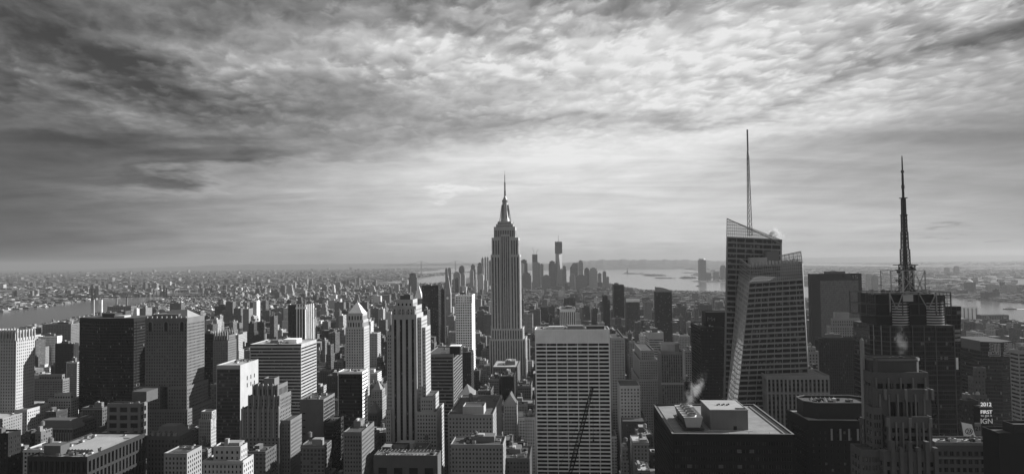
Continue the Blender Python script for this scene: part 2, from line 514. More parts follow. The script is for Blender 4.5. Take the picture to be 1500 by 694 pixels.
        for k in range(n):
            w_ = random.uniform(1.5, 4); d_ = random.uniform(1.5, 4); h = random.uniform(1, 2.6)
            bx = random.uniform(x0 + 1, x1 - w_ - 1); by = random.uniform(y0 + 1, max(y0 + 1.1, y1 - d_ - 1))
            b = MB(); b.box(bx, bx + w_, by, by + d_, z + .3, z + h, random.choice(['galvanised', 'steel', 'concrete', 'dark_steel']))
            b.lathe(bx + w_ / 2, by + d_ / 2, [(min(w_, d_) * .35, z + h), (min(w_, d_) * .35, z + h + .5)], 8, 'dark_steel')
            s.part('air_unit', b)
        for k in range(2 if n > 2 else 0):
            b = MB(); yy = random.uniform(y0 + 1, y1 - 1); xa = random.uniform(x0 + 1, (x0 + x1) / 2); b.bar((xa, yy, z + .6), (random.uniform(xa + 3, x1 - .6), yy, z + .6), .3, random.choice(['steel', 'dark_steel'])); s.part('roof_duct', b)
        if tank:
            tx, ty = random.uniform(x0 + 4, x1 - 4), random.uniform(y0 + 3, max(y0 + 3.1, y1 - 4))
            water_tank(s, tx, ty, z)
    def finish(s):
        s.wall.build('wall', None, s.root)
        s.roofm.build('roof', None, s.root)
        order = sorted(range(len(s.wins)), key=lambda i: (not s.wins[i][0], -s.wins[i][1] + random.random() * .1))
        rest = MB(); rn = None
        for rank, i in enumerate(order):
            vis, z, a, b, c, d, uv, wm, nm = s.wins[i]
            if rank < s.maxwin and vis:
                q = MB(); q.quad(a, b, c, d, wm, uv); q.build(nm, None, s.root)
            else:
                rest.quad(a, b, c, d, wm, uv); rn = nm
        if rest.f:
            o = rest.build((rn or 'window') + 's', None, s.root); o['kind'] = 'stuff'
        return s.root
def water_tank(s, x, y, z, r=2.0, h=4.0, lift=3.0):
    b = MB()
    for sx in (-1, 1):
        for sy in (-1, 1):
            b.bar((x + sx * r * .7, y + sy * r * .7, z), (x + sx * r * .7, y + sy * r * .7, z + lift), .15, 'dark_steel')
    b.lathe(x, y, [(r * 1.05, z + lift), (r, z + lift + h)], 12, 'wood_tank')
    b.lathe(x, y, [(r * 1.12, z + lift + h), (0.0, z + lift + h + 1.6)], 12, 'slate')
    s.part('water_tank', b)
# ------------------------------------------------------------------ landmark and neighbour buildings, left to right
def rt(T, px, y=0.0): return T.X(px, y)

# Empire-style shaft -------------------------------------------------
def esb():
    T = Tower('art_deco_skyscraper', 'tallest limestone art deco tower with stepped crown and needle mast, alone at the centre', 'skyscraper', 718.8, 761, 374, 1290, 48, 'the tall central spire tower')
    w_ = T.W; L = 'pale_stone'
    X = T.X
    z_low = T.Z(497); z_mid = T.Z(482); z_t1 = T.Z(374); z_t2 = T.Z(349); z_t3 = T.Z(333); z_t4 = T.Z(325)
    st = dict(win='glass_strip', fl=999, fh=.995, rec=.9, bay=4.6, fw=.48, side=1.2, win_name='window_strip')
    # base setbacks
    T.block(X(700), X(782), -6, 62, 0, T.Z(560), L, fl=4, roof='roof_pale')
    T.block(X(715.5), X(768.5), -3, 56, T.Z(560), z_low, L, top=2, roof='roof_pale', **st)
    T.block(X(718.2), X(764.5), -1, 52, z_low, z_mid, L, top=2, roof='roof_pale', **st)
    # wings and the recessed middle
    T.block(X(718.8), X(733), 0, 48, z_mid, z_t1, L, top=3, roof='roof_pale', nb=3, **st)
    T.block(X(747), X(761), 0, 48, z_mid, z_t1, L, top=3, roof='roof_pale', nb=3, **st)
    T.block(X(733), X(747), 4, 44, z_mid, z_t2 + 6, L, top=2, roof='roof_pale', nb=4, **st)
    T.block(X(720.2), X(733), 2.5, 46, z_t1, z_t2, L, top=4, roof='roof_pale', nb=3, **st)
    T.block(X(747), X(759.4), 2.5, 46, z_t1, z_t2, L, top=4, roof='roof_pale', nb=3, **st)
    T.block(X(723.4), X(754.8), 5, 42, z_t2, z_t3, L, top=3, roof='roof_pale', win='glass_dark', bay=3.4, fl=18, fh=.7, fw=.5, rec=.8)
    T.block(X(726.5), X(751.5), 7, 40, z_t3, T.Z(329), L, roof='roof_pale', fl=4)
    T.block(X(729), X(749), 10, 37, T.Z(329), z_t4, L, roof='roof_pale', fl=4)
    cx, cy = (X(732) + X(746.5)) / 2, 24
    b = MB()
    b.lathe(cx, cy, [(9.2, z_t4), (7.6, T.Z(318)), (6.0, T.Z(308)), (5.3, T.Z(296)), (5.6, T.Z(295)), (6.0, T.Z(292)), (4.6, T.Z(291.5)), (3.2, T.Z(289)), (1.6, T.Z(286))], 20, 'steel')
    for k in range(4):
        a = k * math.pi / 2
        ca, sa = math.cos(a), math.sin(a)
        for q in (-1, 1):
            p0 = (cx + ca * 11 - sa * q * 1.5, cy + sa * 11 + ca * q * 1.5, z_t4)
            b.bar(p0, (cx + ca * 6.3 - sa * q * 1.0, cy + sa * 6.3 + ca * q * 1.0, T.Z(299)), .9, 'bright_steel')
    m = T.part('mooring_mast', b)
    g = MB(); 
    for k in range(8):
        a = k * math.pi / 4 + .39
        g.bar((cx + 7.9 * math.cos(a), cy + 7.9 * math.sin(a), T.Z(320)), (cx + 5.9 * math.cos(a), cy + 5.9 * math.sin(a), T.Z(299)), .7, 'glass_dark')
    go = g.build('mast_glazing', None, m)
    a = MB()
    a.lathe(cx, cy, [(1.5, T.Z(286)), (1.5, T.Z(278)), (1.1, T.Z(277)), (1.1, T.Z(266)), (.7, T.Z(265)), (.6, T.Z(255)), (.25, T.Z(254)), (.12, T.Z(248))], 8, 'dark_steel')
    for k in range(16):
        zq = T.Z(287 - k * 1.35)
        a.bar((cx - 2.2, cy, zq), (cx + 2.2, cy, zq), .22, 'dark_steel')
        a.bar((cx, cy - 2.0, zq), (cx, cy + 2.0, zq), .22, 'dark_steel')
    T.part('antenna', a)
    for k in range(10):
        x_ = X(726) + (X(752) - X(726)) * k / 9
        s_ = MB(); s_.bar((x_, 8 if k % 2 else 38, T.Z(331)), (x_, 8 if k % 2 else 38, T.Z(331) + random.uniform(5, 9)), .3, 'dark_steel')
        T.part('roof_aerial', s_)
    T.finish()

def grid_slab():   # the broad white slab with deep ribbon openings
    T = Tower('office_slab', 'broad white stone slab, seven bays of black ribbon windows, blank band at top', 'office tower', 783.5, 893, 484, 714, 34, 'the white grid slab', maxwin=100)
    T.block(0, T.W, 0, 34, 0, T.H, 'white_stone', win='glass_ribbon', nb=7, fl=3.95, fw=.935, fh=.62, rec=1.1, top=T.H - T.Z(502), side=.8, roof='roof_gravel', parapet=1.0,
            left=dict(plain=True), right=dict(plain=True))
    T.clutter(4, T.W - 4, 4, 30, T.H, 7, tank=False, big=False)
    T.pbox('cooling_unit', 14, 30, 8, 20, T.H, T.H + 3.2, 'galvanised'); T.pbox('bulkhead', 34, 50, 8, 24, T.H, T.H + 3.8, 'concrete'); T.pbox('cooling_unit', 54, T.W - 5, 6, 22, T.H, T.H + 3.5, 'dark_steel')
    for k in range(14):
        b = MB(); x_ = 2 + k * (T.W - 4) / 13; b.bar((x_, 1.5, T.H), (x_, 1.5, T.H + 2.2), .12, 'dark_steel'); T.part('roof_post', b)
    T.finish()

def five_hundred():
    T = Tower('art_deco_skyscraper', 'pale slim setback tower with black vertical window stripes, left of the low bridge-roofed block', 'skyscraper', 573, 610, 450, 705, 34, 'the striped setback tower')
    X, Z = T.X, T.Z
    L = 'pale_stone'
    T.block(X(573), X(610), 0, 34, 0, Z(462), L, win='glass_strip_black', nb=4, fl=999, fh=.985, fw=.42, rec=1.2, side=1.0, top=2.5, roof='roof_pale', win_name='window_strip',
            right=dict(bay=4, fl=3.8, fh=.5, fw=.4, win='mix', rec=.3))
    T.block(X(574.5), X(608.5), 2, 32, Z(462), Z(450), L, bay=3, fl=3.6, fw=.35, fh=.6)
    for k in range(6):
        x_ = X(575) + (X(607) - X(575)) * k / 5
        b = MB(); b.box(x_ - .7, x_ + .7, -.5, 1.5, Z(468), Z(455), L); b.pyramid(x_ - .7, x_ + .7, -.5, 1.5, Z(455), Z(452), L); T.part('crown_fin', b)
    T.block(X(578), X(603), 6, 28, Z(450), Z(441), L, bay=4, fl=6, fw=.4, fh=.5)
    T.block(X(583), X(598), 10, 24, Z(441), Z(435), 'grey_stone', faces='')
    T.part('flagpole', (lambda b: (b.bar((X(598), 12, Z(441)), (X(598), 12, Z(420)), .25, 'sign_white'), b)[1])(MB()))
    # left wing, right wings stepping down
    T.block(X(565.5), X(573), 3, 34, 0, Z(487), L, nb=2, fl=3.7, fh=.48, fw=.5, top=2)
    T.block(X(610), X(616), 4, 34, 0, Z(467), L, nb=2, fl=3.7, fh=.48, fw=.45, right=dict(bay=3.2))
    T.block(X(616), X(621), 7, 34, 0, Z(482), L, nb=1, fl=3.7, fh=.48, fw=.5)
    T.block(X(616.1), X(634), -3, 30, 0, Z(582), L, nb=5, fl=3.7, fh=.5, fw=.5)
    T.block(X(610.2), X(640), -6, 36, 0, Z(602), L, nb=7, fl=3.7, fh=.5, fw=.5)
    T.block(X(566), X(573.2), -5, 3, 0, Z(600), L, nb=2, fl=3.7, fh=.5, fw=.5)
    T.finish()

def lincoln():
    T = Tower('gabled_skyscraper', 'wide brick and stone tower with dark gabled roof and arched top windows', 'skyscraper', 213, 274, 467, 820, 40, 'the gabled brick tower')
    X, Z = T.X, T.Z; L = 'tan_brick'
    T.block(0, T.W, 0, 40, Z(566), Z(467), L, bay=3.1, fl=3.75, fw=.5, fh=.5, roof='roof_dark', top=5)
    T.block(-4, T.W * .42, -5, 40, Z(598), Z(566), L, bay=3.1, fl=3.75, fw=.5, fh=.5)
    T.block(T.W * .6, T.W + 3, -5, 44, Z(598), Z(566), L, bay=3.1, fl=3.75, fw=.5, fh=.5)
    T.block(-8, T.W + 6, -9, 48, 0, Z(598), L, bay=3.1, fl=3.75, fw=.5, fh=.5)
    T.wall.box(-.6, T.W + .6, -.6, 0, Z(487), Z(486), L); T.wall.box(-.8, T.W + .8, -.8, 0, Z(470), Z(468), L)
    for q in (.12, .5, .88):   # tall arched bays near the top
        b = MB(); x_ = T.W * q; z0 = Z(485); r = 2.6; h = Z(474) - z0
        pts = [(x_ - r, -.25, z0), (x_ + r, -.25, z0)] + [(x_ + r * math.cos(a), -.25, z0 + h + r * math.sin(a)) for a in [math.pi * k / 8 for k in range(9)]]
        b.poly(pts, 'glass_dark'); T.part('arched_window', b)
        f = MB()
        for a_, b_ in zip(pts[1:-1], pts[2:]): f.bar(a_, b_, .4, 'limestone')
        f.bar(pts[-1], pts[0], .4, 'limestone'); T.part('arch_surround', f)
    b = MB(); z0 = Z(467)
    b.box(4, T.W - 14, 6, 34, z0, z0 + 5, L)
    T.part('attic', b)
    b = MB(); x0, x1, y0, y1 = 16, T.W - 2, 4, 36; zb, zt = z0 + .5, z0 + 9.5
    b.quad((x0, y0, zb), (x1, y0, zb), (x1 - 9, 20, zt), (x0 + 5, 20, zt), 'slate'); b.quad((x1, y1, zb), (x0, y1, zb), (x0 + 5, 20, zt), (x1 - 9, 20, zt), 'slate')
    b.poly([(x1, y0, zb), (x1, y1, zb), (x1 - 9, 20, zt)], 'limestone'); b.poly([(x0, y1, zb), (x0, y0, zb), (x0 + 5, 20, zt)], 'slate')
    T.part('gabled_roof', b)
    for k in range(9):
        x_ = 2 + k * (T.W - 4) / 8; b = MB(); b.box(x_ - .8, x_ + .8, -.5, 1, z0, z0 + 3, 'limestone'); T.part('parapet_finial', b)
    T.finish()

def black_tower():
    T = Tower('glass_tower', 'black glass tower with chamfered corner and flat top, left of the gabled brick tower', 'office tower', 147, 196, 466, 900, 46, 'the black glass tower')
    X, Z = T.X, T.Z
    xa = X(117, 14); H = T.H; W_ = T.W
    pts = [(xa, 14), (X(147), 0), (W_, 0), (W_ + 1, 6), (W_ + 1, 46), (xa, 46)]
    n = len(pts); cc = 0
    for k in range(n):
        a, b = pts[k], pts[(k + 1) % n]
        q = MB(); q.quad((a[0], a[1], 0), (b[0], b[1], 0), (b[0], b[1], H - 5), (a[0], a[1], H - 5), 'curtain_black')
        T.part('curtain_wall', q)
        T.wall.quad((a[0], a[1], H - 5), (b[0], b[1], H - 5), (b[0], b[1], H), (a[0], a[1], H), 'black_metal')
        dx, dy = b[0] - a[0], b[1] - a[1]; l_ = math.hypot(dx, dy); nx, ny = dy / l_, -dx / l_
        if k < 3:
            m = MB()
            for j in range(int(l_ / 4.2) + 1):
                t = j * 4.2 / l_
                if t > 1: break
                px_, py_ = a[0] + dx * t + nx * .2, a[1] + dy * t + ny * .2
                m.bar((px_, py_, 0), (px_, py_, H - 5), .22, 'black_metal')
            T.part('mullion_rack', m)
    T.roofm.poly([(p[0], p[1], H) for p in pts], 'roof_dark')
    T.pbox('bulkhead', X(150, 14), X(168, 14), 14, 30, H, H + 5, 'dark_steel')
    T.pbox('cooling_unit', X(170, 14), X(185, 14), 10, 24, H, H + 2.4, 'galvanised')
    T.finish()

def white_crown():
    T = Tower('crowned_tower', 'pale tower with curved white fins along its crown, at the left edge', 'office tower', -22, 24, 482, 850, 30, 'the finned pale tower')
    X, Z = T.X, T.Z; L = 'pale_stone'
    T.block(0, T.W, 0, 30, 0, Z(497), L, bay=3.3, fl=3.9, fw=.42, fh=.5, top=1, right=dict(bay=3.3))
    T.block(T.W, X(43), -2, 36, 0, Z(600), L, bay=3.3, fl=3.9, fw=.42, fh=.5)
    T.block(1, T.W - 1, 1, 29, Z(497), Z(486), L, bay=3.0, fl=9, fw=.5, fh=.7)
    for k in range(11):
        b = MB(); x_ = 1 + k * (T.W - 2) / 10; z = Z(499)
        pr = [(0, z), (0, z + 8), (1.2, z + 12), (3.6, z + 14.5), (5, z + 14.8), (5, z + 13), (3.2, z + 12.2), (1.8, z + 9.5), (1.4, z)]
        b.poly([(x_ - .5, p[0] - 1, p[1]) for p in reversed(pr)], L); b.poly([(x_ + .5, p[0] - 1, p[1]) for p in pr], L)
        for p, q in zip(pr, pr[1:]): b.quad((x_ - .5, p[0] - 1, p[1]), (x_ + .5, p[0] - 1, p[1]), (x_ + .5, q[0] - 1, q[1]), (x_ - .5, q[0] - 1, q[1]), L)
        T.part('crown_fin', b)
    for k in range(7):
        b = MB(); y_ = 1 + k * 28 / 6; z = Z(499)
        b.box(T.W - 1, T.W + 1, y_ - .5, y_ + .5, z, z + 10, L); b.pyramid(T.W - 1, T.W + 1, y_ - .5, y_ + .5, z + 10, z + 14, L); T.part('crown_fin', b)
    T.finish()

def ribbon_big():
    T = Tower('office_block', 'dark flat-roofed office block with pale ribbon bands blazing on its sunlit right side', 'office tower', 366, 441, 505, 860, 60, 'the ribbon-banded block')
    d2 = 60
    d2 = side_depth(T, 463.5)
    T.block(0, T.W, 0, d2, 0, T.H, 'pale_stone', win='glass_ribbon', nb=1, fl=4.0, fw=.995, fh=.60, rec=.7, top=3, side=.3, roof='roof_pale', parapet=.9,
            left=dict(plain=True), right=dict(bay=400, fw=.995, fh=.5, fl=4.0, side=.5), win_name='window_band')
    T.wall.box(-.5, T.W + .5, -.5, 0, T.H - 1, T.H + .8, 'black_metal')
    T.pbox('bulkhead', T.W * .55, T.W * .82, d2 * .3, d2 * .6, T.H, T.H + 5, 'white_stone'); T.pbox('bulkhead', T.W * .3, T.W * .45, d2 * .3, d2 * .5, T.H, T.H + 4, 'concrete')
    T.clutter(3, T.W - 3, 3, d2 - 3, T.H, 8, tank=False, big=False)
    T.finish()

def side_depth(T, px, lo=6, hi=160, side='R'):
    """depth at which the visible side of a block ends at pixel column px"""
    for k in range(lo, hi):
        x = T.X(px, k)
        if (side == 'R' and x <= T.W) or (side == 'L' and x >= 0): return k
    return hi

def glass_and_white():
    T = Tower('office_block', 'slab with dark reflective glass front and blank bright side with small slots', 'office tower', 317, 352, 536, 760, 30, 'the glass-fronted slab')
    d = side_depth(T, 378)
    T.block(0, T.W, 0, d, 0, T.H, 'pale_stone', win='curtain_grey', nb=1, fl=999, fw=.99, fh=.97, rec=.3, top=1, side=.4, roof='roof_pale', left=dict(plain=True),
            right=dict(plain=True), win_name='glass_curtain')
    for k in range(3):
        b = MB(); y_ = d * (.35 + .2 * k); z = T.H - 18
        b.box(T.W + .02, T.W + .25, y_, y_ + 1.6, z, z + 4.5, 'glass_dark'); T.part('slot_window', b)
        b = MB(); b.box(T.W + .02, T.W + .25, y_, y_ + 1.6, z - 8, z - 3.5, 'glass_dark'); T.part('slot_window', b)
    T.clutter(3, T.W - 3, 3, d - 3, T.H, 6, tank=False, big=False)
    T.finish()

def deco_brown():
    T = Tower('art_deco_tower', 'stepped brick art deco tower with fluted crown, in front of the ribbon-banded block', 'apartment tower', 353, 409, 597, 640, 30, 'the fluted-crown tower')
    X, Z = T.X, T.Z; L = 'tan_brick'
    T.block(0, T.W, 0, 30, 0, Z(600), L, bay=3.4, fl=3.5, fw=.45, fh=.55, rec=.5)
    T.block(T.W, X(423), 4, 32, 0, Z(618), L, bay=2.6, fl=3.5, fw=.4, fh=.55)
    T.block(X(362), X(409), 2, 28, Z(600), Z(582), L, bay=3.0, fl=3.6, fw=.45, fh=.6)
    T.block(X(367), X(405), 4, 26, Z(582), Z(567), L, bay=2.8, fl=6, fw=.5, fh=.75)
    T.block(X(380), X(396), 9, 20, Z(567), Z(558), 'concrete', faces='')
    for (xa, xb, z0, z1, n, y) in ((356, 408, 640, 596, 8, -.6), (363, 408, 606, 580, 7, 1.2), (368, 404, 588, 564, 6, 3.2)):
        for k in range(n):
            x_ = X(xa) + (X(xb) - X(xa)) * k / (n - 1)
            b = MB(); b.box(x_ - .55, x_ + .55, y, y + 1.4, Z(z0), Z(z1), 'limestone'); b.pyramid(x_ - .55, x_ + .55, y, y + 1.4, Z(z1), Z(z1) + 1.2, 'limestone'); T.part('crown_pier', b)
    T.finish()

def black_cube():
    T = Tower('glass_tower', 'black glass cube with white-striped bright right side, left of the striped setback tower', 'office tower', 495, 531, 545, 780, 36, 'the black glass cube')
    d = side_depth(T, 538.5)
    T.block(0, T.W, 0, d, 0, T.H, 'white_stone', win='curtain_black', nb=1, fl=999, fw=.99, fh=.985, rec=.2, top=.8, side=.3, roof='roof_pale', parapet=.6,
            right=dict(bay=400, fl=4.1, fw=.97, fh=.45, rec=.6, win='glass_ribbon'), win_name='glass_curtain')
    T.clutter(3, T.W - 3, 3, d - 3, T.H, 4, tank=False, big=False)
    T.finish()

def pyramid_tower():
    T = Tower('pyramid_roofed_tower', 'slim pale masonry tower with steep pyramid roof and arched belfry windows', 'office tower', 506, 533, 478, 950, 26, 'the slim pyramid-roofed tower')
    X, Z = T.X, T.Z; L = 'pale_stone'
    d = side_depth(T, 541)
    T.block(0, T.W, 0, d, 0, Z(480), L, bay=3.4, fl=3.8, fw=.42, fh=.52)
    T.block(1, T.W - 1, 1, d - 1, Z(480), Z(470), L, nb=6, fl=9, fw=.5, fh=.75)
    T.block(2.2, T.W - 2.2, 2.2, d - 2.2, Z(470), Z(460), L, nb=5, fl=8, fw=.5, fh=.7)
    b = MB(); b.pyramid(3, T.W - 3, 3, d - 3, Z(460) + .5, Z(444), 'white_stone', top=.12); b.lathe(T.W / 2, d / 2, [(.9, Z(444)), (.6, Z(442)), (.1, Z(439))], 8, 'steel')
    T.part('pyramid_roof', b)
    for q in (.1, .9):
        b = MB(); b.box(T.W * q - 1, T.W * q + 1, -.3, 1.6, Z(480), Z(474), L); b.pyramid(T.W * q - 1, T.W * q + 1, -.3, 1.6, Z(474), Z(471), L); T.part('corner_turret', b)
    T.finish()

def fluted_east():
    T = Tower('ribbed_tower', 'square tower with broad white vertical fins and zigzag top, left of the slim pyramid-roofed tower', 'office tower', 422, 447, 447, 1500, 36, 'the white-finned tower')
    d = side_depth(T, 459)
    T.block(0, T.W, 0, d, 0, T.H, 'dark_stone', win='glass_strip_black', nb=5, fl=999, fw=.5, fh=.96, rec=1, top=10, side=1, right=dict(bay=7, fw=.6), win_name='window_strip')
    for k in range(4):
        x_ = T.W * (.52 + .16 * k)
        b = MB(); b.box(x_ - 1, x_ + 1, -1.2, 0, 60, T.H - 6, 'white_stone'); b.pyramid(x_ - 3.2, x_ + 3.2, -1.2, 2, T.H - 8, T.H + 1.5, 'white_stone', top=.3); T.part('fin', b)
    for k in range(5):
        y_ = 2 + k * (d - 4) / 4; b = MB(); b.box(T.W, T.W + 1.2, y_ - 1.2, y_ + 1.2, 60, T.H + 1, 'white_stone'); T.part('fin', b)
    T.finish()

def simple(name, label, cat, xl, xr, ytop, D, side_px, noun=None, wall='grey_stone', right=True, clut=3, tank=False, big=True, group=None, steps=(), **kw):
    T = Tower(name, label, cat, xl, xr, ytop, D, 30, noun, group)
    d = side_depth(T, side_px, side='R' if right else 'L')
    d = max(14, min(d, 110)); T.dep = d
    a = FOOT[-1]; FOOT[-1] = (a[0], a[1], a[2], a[2] + d)
    win = kw.pop('win', 'mix')
    zt = T.H
    if steps:
        zt = T.Z(steps[0][2])
    T.block(0, T.W, 0, d, 0, zt, wall, win=win, **kw)
    for (a_, b_, y_, ins) in steps[:]:
        pass
    lastz = zt
    x0, x1, y0, y1 = 0, T.W, 0, d
    for i, (a_, b_, y_, ins) in enumerate(steps):
        x0, x1 = T.X(a_), T.X(b_); y0, y1 = ins, max(ins + 6, d - ins)
        z2 = T.Z(steps[i + 1][2]) if i + 1 < len(steps) else T.H
        T.block(x0, x1, y0, y1, lastz, z2, wall, win=win, **kw)
        lastz = z2
    if clut: T.clutter(x0 + 1, x1 - 1, y0 + 1, y1 - 1, lastz, clut, tank, big)
    return T, d

def misc():
    R = dict
    # --- far left group
    T, d = simple('slab_block', 'slab whose right face glitters with sunlit windows, behind the finned pale tower', 'office tower', 34, 47, 492, 1500, 82, 'the glittering slab', 'concrete', fl=3.6, bay=3, fw=.6, fh=.5, right_=None) if False else simple('slab_block', 'slab whose right face glitters with sunlit windows, behind the finned pale tower', 'office tower', 34, 47, 492, 1500, 60, 'the glittering slab', 'pale_stone', fl=3.6, bay=3, fw=.6, fh=.5)
    T.finish()
    T, d = simple('slab_block', 'second pale slab with a dark cap, right of the glittering slab', 'office tower', 56, 84, 493, 1480, 88, None, 'white_stone', fl=3.6, bay=3, fw=.62, fh=.5); T.finish()
    T, d = simple('brick_tower', 'dark brown brick tower close left of the black glass tower', 'office tower', 81, 108, 504, 1300, 111, None, 'dark_stone', fl=3.7, bay=3, fw=.5, fh=.55); T.finish()
    T, d = simple('apartment_tower', 'thin white-banded tower lit on its right edge, left of the black glass tower', 'apartment tower', 97, 113, 531, 1100, 118.5, None, 'pale_stone', fl=3.2, bay=40, fw=.95, fh=.55, win='glass_ribbon', win_name='window_band', right=True); T.finish()
    T, d = simple('office_block', 'long pale block with low penthouse, under the river at far left', 'office block', 62, 104, 475, 1700, 118, None, 'concrete', fl=3.8, bay=4, fw=.5, fh=.5); T.finish()
    T, d = simple('stepped_block', 'low terraced block with a round drum top, below the glittering slab', 'office block', 50, 92, 560, 1050, 98, None, 'concrete', fl=3.6, bay=4, fw=.7, fh=.45, steps=((54, 88, 556, 4), (60, 82, 550, 8)))
    b = MB(); b.lathe(T.W * .5, 18, [(8, T.H), (8, T.H + 5)], 18, 'pale_stone'); T.part('drum', b); T.finish()
    T, d = simple('office_block', 'small block with bright lit terraces, right of the terraced drum block', 'office block', 70, 104, 592, 900, 110, None, 'pale_stone', fl=3.6, bay=3.4, fw=.6, fh=.5, steps=((76, 100, 585, 4), (82, 96, 578, 8)), tank=True); T.finish()
    T, d = simple('office_block', 'small block topped by a pale glazed box, right of the finned pale tower', 'office block', 27, 48, 600, 870, 56, None, 'dark_stone', fl=3.8, bay=3.2, steps=((28, 47, 596, 2),)); T.finish()
    T, d = simple('classical_block', 'grey classical palazzo block with an arcaded top storey', 'office block', 53, 107, 626, 760, 122, 'the arcaded palazzo block', 'grey_stone', fl=4.4, bay=3.2, fw=.45, fh=.62, clut=2); 
    b = MB(); b.pyramid(-1, T.W + 1, -1, d + 1, T.H + .3, T.H + 8, 'slate', top=.72); T.part('hipped_roof', b)
    for k in range(14):
        b = MB(); x_ = 2 + k * (T.W - 4) / 13; b.bar((x_, -.4, T.H - 14), (x_, -.4, T.H - 5), .5, 'limestone', 8); T.part('column', b)
    T.wall.box(-.9, T.W + .9, -.9, -.02, T.H - 1.4, T.H - .2, 'limestone'); T.wall.box(T.W + .02, T.W + .9, -.9, d, T.H - 1.4, T.H - .2, 'limestone')
    T.finish()
    T, d = simple('classical_block', 'grey masonry block with a brightly lit right edge, below the black glass tower', 'office block', 120, 150, 598, 860, 157, None, 'grey_stone', fl=4, bay=3.2, fw=.45, fh=.55)
    T.wall.box(-.7, T.W + .7, -.7, -.02, T.H - 1.2, T.H - .1, 'limestone'); T.finish()
    T, d = simple('office_block', 'grey blank-walled block with rows of louvred openings, left foot of the gabled brick tower', 'office block', 157, 205, 592, 770, 213, 'the louvred block', 'concrete', fl=9, bay=11, fw=.7, fh=.62, rec=1, win='glass_dark', big=False)
    T.pbox('bulkhead', T.W * .55, T.W, 12, 34, T.H, T.H + 12, 'grey_stone'); T.finish()
    T, d = simple('office_block', 'pale low classical block with colonnade, right foot of the gabled brick tower', 'office block', 291, 309, 628, 800, 316, None, 'pale_stone', fl=4, bay=2.4, fw=.4, fh=.7, steps=((293, 309, 615, 2), (295, 309, 604, 4))); T.finish()
    T, d = simple('brick_tower', 'pale banded tower with a sunlit right side, hidden behind the gabled brick tower', 'apartment tower', 262, 285, 487, 930, 297, None, 'white_stone', fl=3.6, bay=3, fw=.5, fh=.5); T.finish()
    T, d = simple('gothic_tower', 'dark gothic brick tower crowned by tall pinnacles', 'office tower', 312, 334, 492, 1050, 346, 'the pinnacled gothic tower', 'tan_brick', fl=3.6, bay=3, fw=.4, fh=.55, clut=0, steps=((314, 334, 500, 3),))
    for k in range(6):
        for y_ in (1.5, d - 3):
            b = MB(); x_ = 2 + k * (T.W - 4) / 5; z = T.H; b.box(x_ - .9, x_ + .9, y_ - .9, y_ + .9, z - 6, z + 3, 'limestone'); b.pyramid(x_ - .9, x_ + .9, y_ - .9, y_ + .9, z + 3, z + 12, 'limestone'); T.part('pinnacle', b)
    T.finish()
    T, d = simple('glass_tower', 'near-black slab between the gabled brick tower and the pinnacled gothic tower', 'office tower', 295, 313, 490, 1090, 316, None, 'black_metal', win='curtain_black', fl=999, bay=60, fw=.98, fh=.98, win_name='glass_curtain'); T.finish()
    T, d = simple('classical_block', 'white stone block with stepped attic, bottom edge below the fluted-crown tower', 'office block', 297, 356, 676, 560, 371, 'the white attic block', 'pale_stone', fl=4.2, bay=3.4, fw=.4, fh=.55, clut=4, big=False)
    z = T.H; T.block(T.X(309), T.X(349), 4, d - 3, z, T.Z(657), 'pale_stone', fl=4, bay=4, fw=.4, fh=.5); T.pbox('bulkhead', T.X(320), T.X(343), 9, 18, T.Z(657), T.Z(652), 'limestone')
    T.pbox('chimney', T.X(322), T.X(327), 8, 11, T.Z(657), T.Z(646), 'limestone')
    T.wall.box(-.6, T.W + .6, -.6, -.02, z - 1.2, z, 'pale_stone'); T.finish()
    T, d = simple('mansard_block', 'dark ornate mansard-roofed block with sunlit right side, below the gabled brick tower', 'office block', 215, 262, 640, 640, 284, 'the mansard block', 'grey_stone', fl=4.2, bay=3.2, fw=.45, fh=.6, clut=3, big=False)
    b = MB(); b.pyramid(4, T.W - 2, 3, d - 3, T.H + .3, T.Z(626), 'slate', top=.6); T.part('mansard_roof', b)
    for k in range(5):
        b = MB(); x_ = T.W * (.15 + .17 * k); b.box(x_ - 1, x_ + 1, 1, 6, T.H + .5, T.H + 4, 'limestone'); b.pyramid(x_ - 1.2, x_ + 1.2, .6, 6, T.H + 4, T.H + 5.5, 'slate', ridge=.1); T.part('dormer', b)
    T.finish()
    T, d = simple('classical_block', 'lower sunlit wing stepping down right of the mansard block', 'office block', 240, 274, 665, 590, 295, None, 'limestone', fl=4, bay=3.2, fw=.45, fh=.55, clut=3, big=False); T.finish()
    # foreground dark block with saw-tooth roof
    T, d = simple('office_block', 'large dark block with ribbed skylight roof, bottom left corner', 'office block', 40, 128, 670, 545, 212, 'the skylight-roofed block', 'dark_stone', fl=11, bay=4.6, fw=.6, fh=.8, rec=1.2, clut=7, big=False, roof='roof_gravel', win='glass_dark')
    T.pbox('bulkhead', 9, 23, 6, 16, T.H, T.H + 8, 'grey_stone')
    T.clutter(4, T.W - 3, 2, 12, T.H, 9, tank=False, big=False); T.clutter(3, 26, 16, d - 4, T.H, 9, tank=False, big=False)
    for k in range(12):
        b = MB(); x_ = 2 + k * (T.W - 4) / 11; b.bar((x_, 1, T.H), (x_, 1, T.H + 2), .09, 'dark_steel'); T.part('rail_post', b)
    b = MB(); b.bar((2, 1, T.H + 2), (T.W - 2, 1, T.H + 2), .1, 'steel'); T.part('rail', b)
